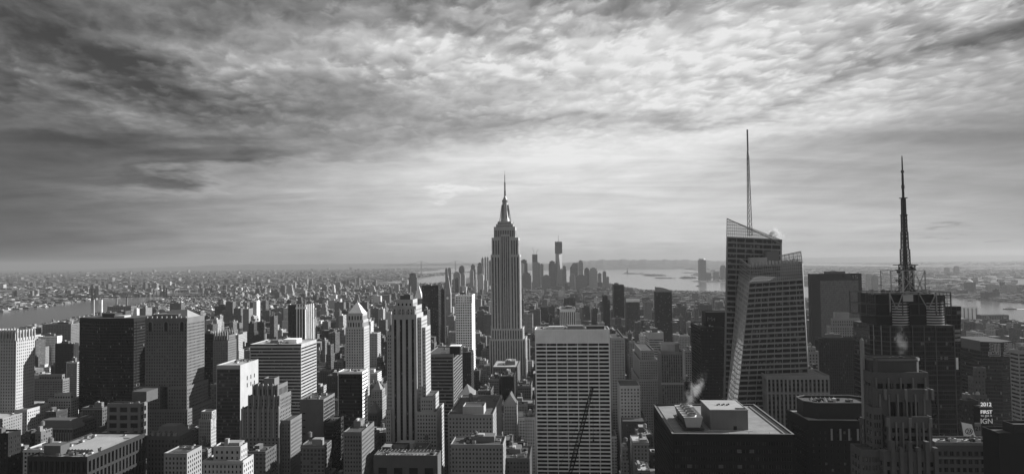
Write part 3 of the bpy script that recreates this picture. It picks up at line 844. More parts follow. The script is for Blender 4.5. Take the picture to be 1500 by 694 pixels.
    for k in range(9):
        b = MB(); x_ = 30 + k * 3.6 if T.W > 60 else T.W * (.40 + .055 * k); w_ = 3.2; y0, y1 = 14, 52; z = T.H + 1.5
        b.quad((x_, y0, z), (x_ + w_ / 2, y0, z + 2), (x_ + w_ / 2, y1, z + 2), (x_, y1, z), 'grey_stone'); b.quad((x_ + w_ / 2, y0, z + 2), (x_ + w_, y0, z), (x_ + w_, y1, z), (x_ + w_ / 2, y1, z + 2), 'concrete')
        b.poly([(x_, y0, z), (x_ + w_, y0, z), (x_ + w_ / 2, y0, z + 2)], 'steel'); b.box(x_, x_ + w_, y0, y1, T.H, z - .01, 'concrete'); T.part('skylight_ridge', b)
    T.finish()
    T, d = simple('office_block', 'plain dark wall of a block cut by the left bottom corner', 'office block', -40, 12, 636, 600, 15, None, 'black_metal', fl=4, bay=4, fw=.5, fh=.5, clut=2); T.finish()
    T, d = simple('office_block', 'pale-windowed narrow masonry block, between the corner block and the palazzo', 'office block', 13, 50, 662, 640, 52, None, 'dark_stone', fl=3.8, bay=3.2, fw=.45, fh=.6); T.finish()
    # --- centre left
    T, d = simple('office_block', 'blank grey-fronted slab with flat roof, in front of the ribbon-banded block', 'office block', 439, 478, 586, 720, 492, 'the blank grey slab', 'concrete', fl=3.8, bay=4, win='curtain_grey', fw=.95, fh=.6, nb=1, clut=5, big=False, top=4) if False else simple('office_block', 'blank grey-fronted slab with flat roof, in front of the ribbon-banded block', 'office block', 439, 474, 586, 720, 490, 'the blank grey slab', 'concrete', faces='R', fl=3.8, bay=4, win='curtain_grey', fw=.96, fh=.8, clut=6, big=False)
    for k in range(8):
        b = MB(); z = T.H - 14 - k * 7; b.box(3, 6, -.25, -.02, z, z + 1, 'glass_dark'); T.part('slot_window', b)
    T.finish()
    T, d = simple('office_block', 'lower glass-banded wing right of the blank grey slab', 'office block', 474.5, 489, 620, 700, 503, None, 'dark_stone', fl=3.9, bay=30, fw=.96, fh=.6, win='glass_ribbon', win_name='window_band', clut=2, big=False); T.finish()
    T, d = simple('office_block', 'light masonry block of small square windows with sunlit side, below the black glass cube', 'office block', 503, 530, 634, 600, 548, None, 'tan_brick', fl=3.6, bay=2.6, fw=.5, fh=.5, clut=5); T.finish()
    T, d = simple('office_block', 'low pale terraced block left of the low bridge-roofed block', 'office block', 531, 546, 640, 690, 556, None, 'concrete', fl=3.6, bay=2.8, tank=True); T.finish()
    T, d = simple('pyramid_roofed_tower', 'short masonry tower with pointed roof, just left of the striped setback tower', 'office tower', 541, 560, 572, 900, 566, None, 'limestone', fl=3.6, bay=3, fw=.45, fh=.52, clut=0, steps=((543, 559, 584, 3),))
    b = MB(); b.pyramid(3, T.W - 3, 4, d - 4, T.H + .2, T.H + 12, 'limestone', top=.05); T.part('pyramid_roof', b); T.finish()
    T, d = simple('pyramid_roofed_tower', 'lower dark tower with pointed roof, below the short pointed masonry one', 'office tower', 537, 553, 606, 840, 560, None, 'grey_stone', fl=3.6, bay=3, fw=.45, fh=.52, clut=0)
    b = MB(); b.pyramid(1, T.W - 1, 1, d - 1, T.H + .2, T.H + 13, 'slate', top=.05); T.part('pyramid_roof', b); T.finish()
    T, d = simple('office_block', 'low dark block with steel gantries along its roof, bottom centre-left', 'office block', 547, 641, 668, 570, 646, 'the low bridge-roofed block', 'grey_stone', faces='', clut=4, big=False, roof='roof_gravel')
    for k in range(16):
        b = MB(); x_ = 4 + k * (T.W - 8) / 15; b.bar((x_, 2, T.H), (x_, 2, T.H + 3), .18, 'steel'); b.bar((x_, 2, T.H + 3), (x_, 12, T.H + 3), .2, 'steel'); b.bar((x_, 12, T.H), (x_, 12, T.H + 3), .18, 'steel'); T.part('gantry_frame', b)
    for k in range(4):
        b = MB(); x_ = T.W * (.08 + .24 * k); b.box(x_, x_ + T.W * .13, -.3, -.02, T.H - 14, T.H - 9, 'black_metal'); T.part('louvre', b)
    b = MB(); b.bar((3, 2, T.H + 3.2), (T.W - 3, 2, T.H + 3.2), .3, 'steel'); T.part('gantry_rail', b); T.finish()
    # --- between the striped tower and the spire
    T, d = simple('glass_tower', 'dark flat-topped slab towering behind the white-spired clock towers', 'office tower', 618, 642, 419, 1700, 646, 'the dark slab', 'black_metal', win='curtain_black', fl=999, bay=80, fw=.98, fh=.98, win_name='glass_curtain', clut=2); T.finish()
    T = Tower('clock_tower', 'slim clock tower with lantern and pointed top, right of the dark slab', 'clock tower', 651, 660, 430, 2200, 20, 'the clock tower')
    T.block(0, T.W, 0, 20, 0, T.H, 'limestone', bay=3.4, fl=4, fw=.35, fh=.45, top=3)
    b = MB(); b.pyramid(0, T.W, 0, 20, T.H + .2, T.Z(410), 'limestone', top=.35); T.part('pyramid_roof', b)
    b = MB(); b.lathe(T.W / 2, 10, [(3.2, T.Z(410)), (3.2, T.Z(406)), (1.8, T.Z(404)), (1.0, T.Z(399)), (.1, T.Z(393))], 10, 'steel'); T.part('lantern', b)
    b = MB(); b.poly([(T.W / 2 + 4 * math.cos(a), -.3, T.H - 14 + 4 * math.sin(a)) for a in [2 * math.pi * k / 20 for k in range(20)]], 'white_stone'); T.part('clock_face', b); T.finish()
    T = Tower('pyramid_roofed_tower', 'tower with a gleaming sharp pyramid spire, left of the dark slab', 'office tower', 604, 620, 438, 1900, 34, 'the sharp-spired tower')
    T.block(0, T.W, 0, 30, 0, T.H, 'limestone', bay=3.6, fl=4, fw=.42, fh=.5)
    b = MB(); b.pyramid(4, T.W - 4, 3, 27, T.H, T.Z(418), 'white_stone', top=.05); b.lathe(T.W / 2, 15, [(.9, T.Z(418.5)), (.1, T.Z(413))], 6, 'steel'); T.part('pyramid_roof', b)
    for q in (0, 1):
        b = MB(); x_ = 1.6 + q * (T.W - 3.2); b.box(x_ - 1.5, x_ + 1.5, 0, 3, T.H, T.H + 4, 'limestone'); b.pyramid(x_ - 1.5, x_ + 1.5, 0, 3, T.H + 4, T.H + 9, 'limestone'); T.part('corner_turret', b)
    T.finish()
    T, d = simple('office_block', 'plain square-topped masonry block below the sharp-spired tower', 'office block', 618, 626, 455, 1600, 630, None, 'grey_stone', fl=3.8, bay=3.4); T.finish()
    T, d = simple('apartment_tower', 'dark thin tower with pale right edge, between the dark slab and the clock tower', 'apartment tower', 645, 651, 424, 1800, 653, None, 'dark_stone', fl=3.4, bay=3.4, clut=1); T.finish()
    T, d = simple('grid_tower', 'white gridded tower with notched top and blazing right edge, left of the central spire', 'office tower', 667, 691, 433, 1150, 695.5, 'the white gridded tower', 'white_stone', fl=4.2, bay=3.6, fw=.62, fh=.5, win='mix', clut=3)
    for k in range(7):
        b = MB(); x_ = k * T.W / 6; b.box(x_ - .9, x_ + .9, -.8, .6, T.H - 12, T.H + 2, 'white_stone'); T.part('crown_fin', b)
    T.finish()
    T, d = simple('office_block', 'dark stepped masonry tower in front of the white gridded tower', 'office tower', 661, 690, 517, 1000, 694, None, 'dark_stone', fl=3.8, bay=3.2, fw=.5, fh=.6, steps=((663, 690, 522, 2),)); T.finish()
    T, d = simple('office_block', 'dark ribbon-windowed block with rounded bays and a black roof box', 'office tower', 625, 664, 520, 820, 677, 'the roof-box ribbon block', 'concrete', fl=4, bay=80, fw=.97, fh=.6, win='glass_ribbon', rec=.6, win_name='window_band', clut=3, big=False)
    T.pbox('roof_box', T.X(658), T.X(673), 4, 18, T.H, T.Z(508), 'black_metal'); b = MB(); b.box(T.X(658) - .3, T.X(673) + .3, 3.7, 18.3, T.Z(508), T.Z(507.2), 'white_stone'); T.part('roof_box_rim', b); T.finish()
    T, d = simple('pyramid_roofed_tower', 'squat block with bright pyramid roof, below the roof-box ribbon block', 'office tower', 671, 690, 583, 760, 697, None, 'limestone', fl=3.7, bay=3, fw=.45, fh=.55, clut=0)
    b = MB(); b.pyramid(-.4, T.W + .4, -.4, d, T.H + .2, T.Z(567), 'concrete', top=.03); T.part('pyramid_roof', b); T.finish()
    T, d = simple('apartment_block', 'pale stepped masonry block with blank penthouse wall, bottom centre', 'apartment block', 656, 722, 608, 640, 735, 'the stepped centre block', 'limestone', fl=3.7, bay=3.1, fw=.42, fh=.5, clut=5, tank=True, big=False)
    T.block(T.X(677), T.X(708), 4, 22, T.H, T.Z(598), 'pale_stone', faces='L'); T.finish()
    T, d = simple('apartment_block', 'long masonry block filling the frame bottom, in front of the stepped centre block', 'apartment block', 660, 737, 652, 600, 741, None, 'limestone', fl=3.7, bay=3.0, fw=.45, fh=.52, clut=8, tank=True); T.finish()
    T, d = simple('apartment_block', 'low cluttered roof at the bottom edge, left of the white grid slab', 'apartment block', 736, 776, 672, 620, 779, None, 'grey_stone', fl=3.7, bay=3.0, fw=.45, fh=.5, clut=12, tank=True); T.finish()
    T = Tower('gothic_tower', 'slim grey tower with gabled gothic top, left of the white grid slab', 'office tower', 738, 757, 592, 800, 22, 'the gabled gothic tower')
    T.block(0, T.W, 0, 22, 0, T.H, 'limestone', bay=2.7, fl=3.7, fw=.45, fh=.55)
    b = MB(); b.poly([(0, 0, T.H + .5), (T.W, 0, T.H + .5), (T.W / 2, 0, T.Z(577))], 'limestone'); b.poly([(T.W, 22, T.H + .5), (0, 22, T.H + .5), (T.W / 2, 22, T.Z(577))], 'limestone')
    b.quad((0, 0, T.H + .5), (T.W / 2, 0, T.Z(577)), (T.W / 2, 22, T.Z(577)), (0, 22, T.H + .5), 'slate'); b.quad((T.W, 0, T.H + .5), (T.W, 22, T.H + .5), (T.W / 2, 22, T.Z(577)), (T.W / 2, 0, T.Z(577)), 'slate'); T.part('gabled_roof', b)
    for q in (0, .5, 1):
        b = MB(); x_ = T.W * q; z = T.H if q != .5 else T.Z(578); b.pyramid(x_ - .8, x_ + .8, -.8, .8, z, z + 5, 'limestone'); T.part('pinnacle', b)
    T.finish()
    T, d = simple('low_block', 'wide low block with a bright flat roof at the foot of the central spire', 'office block', 722, 758, 538, 1120, 762, None, 'tan_brick', fl=4, bay=4, fw=.5, fh=.5, roof='roof_pale', clut=4); T.finish()
    T, d = simple('loft_block', 'brick loft with water tank, first of the row below the foot of the central spire', 'office block', 700, 719, 573, 985, 723, None, 'grey_stone', fl=3.8, bay=3.2, tank=True); T.finish()
    T, d = simple('loft_block', 'narrow pale loft directly below the bright flat roof at the foot of the central spire', 'office block', 716, 731, 556, 1060, 735, None, 'limestone', fl=3.8, bay=3.2, tank=True); T.finish()
    T, d = simple('loft_block', 'dark loft with cluttered roof, above the gabled gothic tower', 'office block', 734, 753, 552, 1050, 756, None, 'dark_stone', fl=3.8, bay=3.2, tank=True, clut=6); T.finish()
    T, d = simple('loft_block', 'grey loft between the gabled gothic tower and the white grid slab', 'office block', 758, 778, 566, 980, 780, None, 'tan_brick', fl=3.8, bay=3.2, tank=True); T.finish()
    T, d = simple('loft_block', 'low dark loft close left of the gabled gothic tower, with stepped roof', 'office block', 716, 734, 588, 930, 738, None, 'dark_stone', fl=3.8, bay=3.2, tank=True, steps=((718, 732, 594, 3),)); T.finish()
    T, d = simple('striped_tower', 'small block with wide white and black vertical stripes, above the white grid slab', 'office tower', 820, 843, 454, 1700, 846, 'the black and white striped block', 'white_stone', fl=999, bay=5, fw=.55, fh=.95, win='glass_strip_black', win_name='window_strip', clut=2); T.finish()
    T, d = simple('apartment_block', 'low masonry block beside the bottom left corner of the white grid slab', 'apartment block', 768, 784, 612, 780, 785, None, 'limestone', fl=3.6, bay=3, fw=.45, fh=.55, tank=True); T.finish()
    # --- right of the white grid slab
    T, d = simple('grid_tower', 'light gridded apartment tower hugging the right edge of the white grid slab', 'apartment tower', 895, 915, 496, 860, 884, 'the light gridded tower', 'limestone', fl=3.3, bay=3, fw=.55, fh=.5, right=False, steps=((893, 905, 488, 3),) if False else ()); T.finish()
    T, d = simple('deco_block', 'pale stepped masonry pile like a ziggurat, left of the crowned strip tower', 'office tower', 935, 966, 540, 950, 925, 'the pale ziggurat', 'limestone', fl=3.6, bay=3, fw=.42, fh=.5, right=False, steps=((937, 964, 556, 3), (940, 960, 528, 6), (944, 957, 515, 9))); T.finish()
    T, d = simple('office_tower', 'pale topped block with white horizontal bands, behind the pale ziggurat', 'office tower', 950, 972, 488, 1150, 946, None, 'pale_stone', fl=4, bay=60, fw=.96, fh=.5, win='glass_ribbon_pale', win_name='window_band', top=9, right=False, clut=1, roof='roof_pale'); T.finish()
    T = Tower('office_tower', 'brown tower with pale vertical strips and an octagonal crown ring', 'office tower', 968, 1000, 516, 850, 30, 'the crowned strip tower')
    T.block(0, T.W, 0, 30, 0, T.H, 'tan_brick', win='glass_strip', nb=9, fl=9999, fw=.6, fh=.985, rec=.8, left=dict(bay=3.2), win_name='window_strip')
    T.wall.box(-.4, T.W + .4, -.4, -.02, T.Z(563), T.Z(560), 'limestone')
    b = MB(); b.lathe(T.W / 2, 15, [(12, T.H), (12, T.H + 8), (13, T.H + 8), (13, T.H + 10)], 8, 'limestone', a0=math.pi / 8); T.part('crown_ring', b)
    T.finish()
    T, d = simple('office_block', 'pale lower block with arched dormers, just right of the white grid slab', 'office block', 908, 938, 580, 800, 904, None, 'limestone', fl=3.8, bay=4, fw=.5, fh=.5, right=False, steps=((910, 934, 566, 3),), tank=True); T.finish()
    T, d = simple('office_block', 'dark low masonry block below the pale ziggurat', 'office block', 912, 948, 618, 780, 905, None, 'dark_stone', fl=3.8, bay=3, fw=.5, fh=.55, right=False, tank=True); T.finish()
    T, d = simple('dark_tower', 'slim dark glass tower rising above the white grid slab’s right corner'.replace('’', "'"), 'apartment tower', 899, 914, 418, 1900, 897, 'the slim dark tower', 'dark_stone', fl=3.3, bay=50, fw=.95, fh=.5, win='glass_ribbon', win_name='window_band', right=False, clut=2); T.finish()
    T, d = simple('glass_tower', 'grey glass tower with a pale band on top, right of the slim dark tower', 'apartment tower', 917, 937, 437, 1750, 915, None, 'grey_stone', fl=3.3, bay=3.2, fw=.7, fh=.6, right=False, top=9, clut=0)
    T.wall.box(-.3, T.W + .3, -.3, -.02, T.H - 9, T.H, 'white_stone'); T.finish()
    T, d = simple('dark_tower', 'short dark twin-topped tower left of the slim dark tower', 'apartment tower', 884, 893, 434, 2000, 882, None, 'dark_stone', fl=3.3, bay=3.2, fw=.6, fh=.5, right=False, steps=((884, 890, 440, 1),)); T.finish()
    T = Tower('glass_tower', 'dark glass tower with a curved pale-rimmed top and white balcony lines', 'apartment tower', 961, 984, 428, 1550, 34, 'the curved-top tower')
    T.block(0, T.W, 0, 34, 0, T.H, 'dark_stone', win='mix', bay=3.2, fl=3.3, fw=.75, fh=.65)
    b = MB(); n = 8
    for k in range(n):
        a, c = k / n, (k + 1) / n; za, zc_ = T.H + 1 + 11 * math.cos(a * 1.35), T.H + 1 + 11 * math.cos(c * 1.35)
        b.quad((T.W * a, 0, T.H), (T.W * c, 0, T.H), (T.W * c, 0, zc_), (T.W * a, 0, za), 'limestone'); b.quad((T.W * c, 20, T.H), (T.W * a, 20, T.H), (T.W * a, 20, za), (T.W * c, 20, zc_), 'limestone'); b.quad((T.W * a, 0, za), (T.W * c, 0, zc_), (T.W * c, 20, zc_), (T.W * a, 20, za), 'steel')
    b.quad((0, 20, T.H), (0, 0, T.H), (0, 0, T.H + 12), (0, 20, T.H + 12), 'limestone')
    T.part('curved_crown', b); T.finish()
    T, d = simple('office_tower', 'broad dark glass tower with stepped roof, left of the crystal tower', 'office tower', 1026, 1064, 480, 840, 1012, 'the broad dark tower', 'black_metal', win='glass_ribbon', fl=3.9, bay=4, fw=.85, fh=.6, rec=.4, right=False, clut=5, big=False)
    T.block(T.X(1034, 16), T.X(1072, 16), 16, 40, T.H, T.Z(458, 16), 'black_metal', faces='', roof='roof_dark')
    # bright sign emblem on the roof box
    b = MB(); z = T.Z(470, 16); x_ = T.X(1037, 16); y_ = 15.8
    for (a, c, e, f) in ((0, 0, 0, 5), (0, 5, 2.5, 2.5), (2.5, 2.5, 5, 5), (5, 5, 5, 0), (5.5, 1, 8.5, 3.5), (8.5, 3.5, 8.5, 0)):
        b.bar((x_ + a, y_, z + c), (x_ + e, y_, z + f), .45, 'concrete')
    T.part('sign_emblem', b); T.finish()
    T, d = simple('office_block', 'brown masonry block in the gap left of the broad dark tower', 'office tower', 1003, 1012, 560, 900, 1000, None, 'grey_stone', fl=3.7, bay=3, right=False); T.finish()
    T, d = simple('slab_tower', 'pale thin slab edge between the crowned strip tower and the broad dark tower', 'apartment tower', 1003, 1013, 514, 980, 1000, None, 'limestone', fl=3.4, bay=3, right=False, clut=1); T.finish()
    # Times Square side
    T, d = simple('glass_tower', 'dark monolith with paler inset face and small numerals on top, right of the crystal tower', 'office tower', 1187, 1262, 402, 1350, 1185.5, 'the inset-faced monolith', 'black_metal', faces='', right=False, clut=6, big=True)
    q = MB(); x0, x1 = T.X(1201), T.X(1257); q.quad((x0, -.15, 0), (x1, -.15, 0), (x1, -.15, T.Z(411)), (x0, -.15, T.Z(411)), 'curtain_soft'); T.part('curtain_wall', q)
    b = MB(); x_, z = T.X(1249.5), T.Z(406)
    for (a, c, e, f) in ((0, 0, 0, 6), (-1.5, 4.5, 0, 6), (4, 6, 8, 6), (4, 6, 4, 3.2), (4, 3.2, 8, 3.2), (8, 3.2, 8, 0), (8, 0, 4, 0)):
        b.bar((x_ + a, -.5, z + c - 3), (x_ + e, -.5, z + f - 3), .5, 'steel')
    T.part('roof_numerals', b); T.finish()
    T, d = simple('deco_block', 'pale stepped masonry crown in front of the inset-faced monolith', 'hotel', 1216, 1262, 486, 1050, 1212, None, 'limestone', fl=3.7, bay=3.4, fw=.45, fh=.55, right=False, steps=((1221, 1262, 478, 4), (1224, 1258, 468, 9)))
    T.block(T.X(1230), T.X(1250), 13, 24, T.H, T.Z(460), 'limestone', faces=''); T.finish()
    T, d = simple('ribbed_tower', 'dark finely ribbed slab below the pale stepped crown', 'office tower', 1199, 1264, 496, 900, 1196, 'the finely ribbed slab', 'dark_stone', fl=999, bay=2.6, fw=.55, fh=.985, win='glass_strip_black', rec=.7, win_name='window_strip', right=False, clut=3); T.finish()
    T, d = simple('office_block', 'small pale masonry tower wedged at the right foot of the crystal tower', 'office tower', 1184, 1199, 510, 800, 1180, None, 'limestone', fl=3.7, bay=3, fw=.5, fh=.55, right=False, steps=((1184, 1196, 516, 2),)); T.finish()

def strip_block():
    T = Tower('office_block', 'white-ribbed flat-roofed office block with cooling plant, in front of the crystal tower', 'office tower', 1123, 1215, 552, 560, 60, 'the white-ribbed block')
    d = side_depth(T, 1098, side='L')
    z = T.Z(575)
    st = dict(win='glass_strip', nb=15, fl=9999, fw=.56, rec=1.0, win_name='window_strip', side=.4)
    T.block(0, T.W, 0, d, 0, z, 'limestone', fh=.99, top=.4, left=dict(bay=4.0), roof='roof_dark', parapet=0, **st)
    T.block(0, T.W, 0, d, z, T.H, 'limestone', fh=.93, top=1.6, left=dict(bay=4.0), roof='roof_gravel', parapet=1.4, **st)
    H = T.H
    for k, (x_, y_) in enumerate(((4, 22), (4, 32), (10, 26), (10, 38))):
        b = MB(); b.box(x_, x_ + 9, y_, y_ + 8, H, H + 4, 'galvanised'); b.lathe(x_ + 2.5, y_ + 4, [(1.7, H + 4), (1.7, H + 4.8)], 12, 'dark_steel'); b.lathe(x_ + 6.5, y_ + 4, [(1.7, H + 4), (1.7, H + 4.8)], 12, 'dark_steel'); T.part('cooling_unit', b)
    for k in range(3):
        b = MB(); b.lathe(24 + k * 8, 28, [(3, H), (3, H + 3.6), (2.4, H + 4.4)], 16, 'steel'); T.part('cooling_drum', b)
    for k in range(9):
        b = MB(); x_ = 20 + k * 4; b.box(x_, x_ + 2.4, 42, 47, H, H + random.uniform(2, 4), random.choice(['galvanised', 'concrete', 'dark_steel'])); T.part('air_unit', b)
    for k in range(5):
        b = MB(); b.bar((44, 8 + k * 5, H + 1), (T.W - 3, 8 + k * 5, H + 1), .35, 'steel'); T.part('roof_pipe', b)
    T.finish()

def fore_block():
    T = Tower('office_block', 'near dark block with pale gravel roof carrying a penthouse and steaming cooling tower', 'office tower', 985, 1163, 637, 420, 80, 'the gravel-roofed block')
    d = side_depth(T, 958.5, side='L')
    H = T.H
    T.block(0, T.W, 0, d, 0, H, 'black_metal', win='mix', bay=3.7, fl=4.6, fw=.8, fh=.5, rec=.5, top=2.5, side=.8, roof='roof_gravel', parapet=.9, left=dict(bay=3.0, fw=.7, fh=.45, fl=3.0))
    # pale coping
    b = MB()
    for (x0, x1, y0, y1) in ((-.3, T.W + .3, -.3, .9), (-.3, .9, .9, d), (T.W - .9, T.W + .3, .9, d), (-.3, T.W + .3, d, d + .9)):
        b.box(x0, x1, y0, y1, H + .9, H + 1.15, 'concrete')
    T.part('coping', b)
    b = MB(); b.box(2.2, 2.5, 3, d - 3, H, H + .5, 'steel'); b.box(T.W - 5, T.W - 4.6, 3, d - 3, H, H + .5, 'steel'); T.part('roof_track', b)
    # penthouse
    px0, px1 = T.X(1041, 13, 623), T.X(1096, 13, 623)
    ph = T.Z(599, 13, 1041) - H
    yd = 13 + 30
    b = MB(); b.box(px0, px1, 13, yd, H, H + ph, 'concrete', top=False)
    b.quad((px0, 13, H + ph), (px1, 13, H + ph), (px1, yd, H + ph), (px0, yd, H + ph), 'roof_pale')
    o = T.part('penthouse', b)
    def sub(nm, x0, x1, y0, y1, z0, z1, m):
        q = MB(); q.box(x0, x1, y0, y1, z0, z1, m); q.build(nm, None, o)
    sub('door', px1 - 9, px1 - 7, 12.8, 12.98, H, H + 2.6, 'black_metal')
    sub('rim', px0 - .2, px1 + .2, 12.7, 13, H + ph - .3, H + ph + .3, 'pale_stone'); sub('rim', px0 - .3, px0, 13, yd, H + ph - .3, H + ph + .3, 'pale_stone'); sub('rim', px1, px1 + .3, 13, yd, H + ph - .3, H + ph + .3, 'pale_stone')
    sub('hatch', px1 - 6.5, px1 - .8, 15, 18, H + ph + .01, H + ph + .35, 'black_metal')
    for k in range(6): sub('vent', px0 + 7 + k * 1.5, px0 + 7.8 + k * 1.5, 26 + (k % 2) * 2, 27 + (k % 2) * 2, H + ph, H + ph + .8, 'dark_steel')
    sub('skirt', px0 - 2, px1 + 2.5, 11.5, 12.6, H, H + .25, 'roof_pale')
    # cooling tower: trapezoid trough on legs with five fans
    ax0, ax1 = T.X(1002, 10, 628), T.X(1030, 10, 628)
    y0, y1 = 10, 46; zb, zt = H + 2.2, H + 8.6
    b = MB(); ins = 1.6
    B = [(ax0 + ins, y0 + .8, zb), (ax1 - ins, y0 + .8, zb), (ax1 - ins, y1 - .8, zb), (ax0 + ins, y1 - .8, zb)]
    Tp = [(ax0, y0, zt), (ax1, y0, zt), (ax1, y1, zt), (ax0, y1, zt)]
    for k in range(4): b.quad(B[k], B[(k + 1) % 4], Tp[(k + 1) % 4], Tp[k], 'galvanised' if k != 3 else 'dark_steel')
    b.quad(*Tp, 'galvanised'); b.quad(*reversed(B), 'dark_steel')
    b.box(ax0 - .8, ax1 + .8, y0 - .8, y1 + .8, H + 1.4, H + 1.9, 'dark_steel', bottom=True)
    for k in range(7):
        for x_ in (ax0, ax1):
            yy = y0 + k * (y1 - y0) / 6
            b.bar((x_, yy, H), (x_, yy, H + 1.5), .2, 'dark_steel'); b.bar((x_, yy, H + 1.8), (x_ + (ins if x_ == ax0 else -ins), yy, zb + .2), .15, 'dark_steel')
    o2 = T.part('cooling_tower', b)
    for k in range(5):
        yy = y0 + 4.5 + k * 6.8; cx = (ax0 + ax1) / 2 
        q = MB(); q.lathe(cx, yy, [(3.0, zt), (2.7, zt + .6), (2.9, zt + 1.5), (2.6, zt + 1.5), (2.5, zt + .4)], 20, 'steel')
        for j in range(5):
            a = j * 1.257; q.bar((cx, yy, zt + 1.0), (cx + 2.5 * math.cos(a), yy + 2.5 * math.sin(a), zt + 1.0), .3, 'dark_steel')
        q.lathe(cx, yy, [(.6, zt + .8), (.6, zt + 1.4)], 8, 'dark_steel'); q.build('fan', None, o2)
    for k in range(5):
        q = MB(); xx = T.X(1007 + k * 30, 4, 633); q.bar((xx, 4, H), (xx, 4, H + .9), .12, 'dark_steel'); q.lathe(xx, 4, [(.3, H + .9), (.3, H + 1.1)], 6, 'steel'); T.part('roof_vent', q)
    T.finish()
    return T

def octagon_block():
    T = Tower('office_tower', 'near-black brick tower with chamfered corner and octagonal roof box, right of the gravel-roofed block', 'office tower', 1184, 1262, 617, 450, 34, 'the octagonal dark tower')
    X = T.X; H = T.H; x0 = X(1153, 34, 585)
    pts = [(x0, 30), (0, 0), (T.W, 0), (T.W, 34), (x0, 34)]
    n = len(pts)
    for k in range(n):
        a, b = pts[k], pts[(k + 1) % n]
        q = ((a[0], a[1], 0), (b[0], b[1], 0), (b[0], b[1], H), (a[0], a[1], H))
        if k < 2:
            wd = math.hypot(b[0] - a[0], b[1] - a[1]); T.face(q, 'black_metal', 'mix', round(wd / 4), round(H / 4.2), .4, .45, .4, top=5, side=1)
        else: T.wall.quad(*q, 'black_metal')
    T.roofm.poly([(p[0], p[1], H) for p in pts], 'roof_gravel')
    for k in range(n):
        a, b = pts[k], pts[(k + 1) % n]
        T.wall.bar((a[0], a[1], H + .4), (b[0], b[1], H + .4), .55, 'black_metal')
    for k in range(4):
        q = MB(); x_ = 14 + 5.5 * k; q.box(x_, x_ + 1.2, -.3, -.02, H - 12, H - 4.5, 'limestone'); T.part('pale_pier', q)  # short piers in paler stone than the near-black wall
    cx = X(1213, 16, 590); c = MB(); rx = 15; hh = 10.5
    oc = [(cx + sx, 18 + sy) for sx, sy in ((-17, -4), (-10, -11), (20, -11), (26, -4), (26, 9), (20, 14), (-10, 14), (-17, 9))]
    m = len(oc)
    for k in range(m):
        a, b = oc[k], oc[(k + 1) % m]; c.quad((a[0], a[1], H), (b[0], b[1], H), (b[0], b[1], H + hh), (a[0], a[1], H + hh), 'dark_stone'); c.bar((a[0], a[1], H + hh + .3), (b[0], b[1], H + hh + .3), .4, 'steel')
    c.poly([(p[0], p[1], H + hh - 1.2) for p in oc], 'roof_dark')
    o = T.part('octagonal_penthouse', c)
    for k in range(8):
        q = MB(); x_ = cx - 11 + k * 3.6; q.box(x_, x_ + 2.2, 12 + (k % 3) * 4, 14.5 + (k % 3) * 4, H + hh - 1.2, H + hh + random.uniform(.2, 1.4), random.choice(['steel', 'dark_steel', 'galvanised'])); q.build('air_unit', None, o)
    q = MB()
    for k in range(6): q.bar((cx - 12 + k * 3, 9, H + hh - .4), (cx - 6 + k * 3, 30, H + hh - .4), .2, 'steel')
    q.build('roof_frame', None, o)
    T.finish()

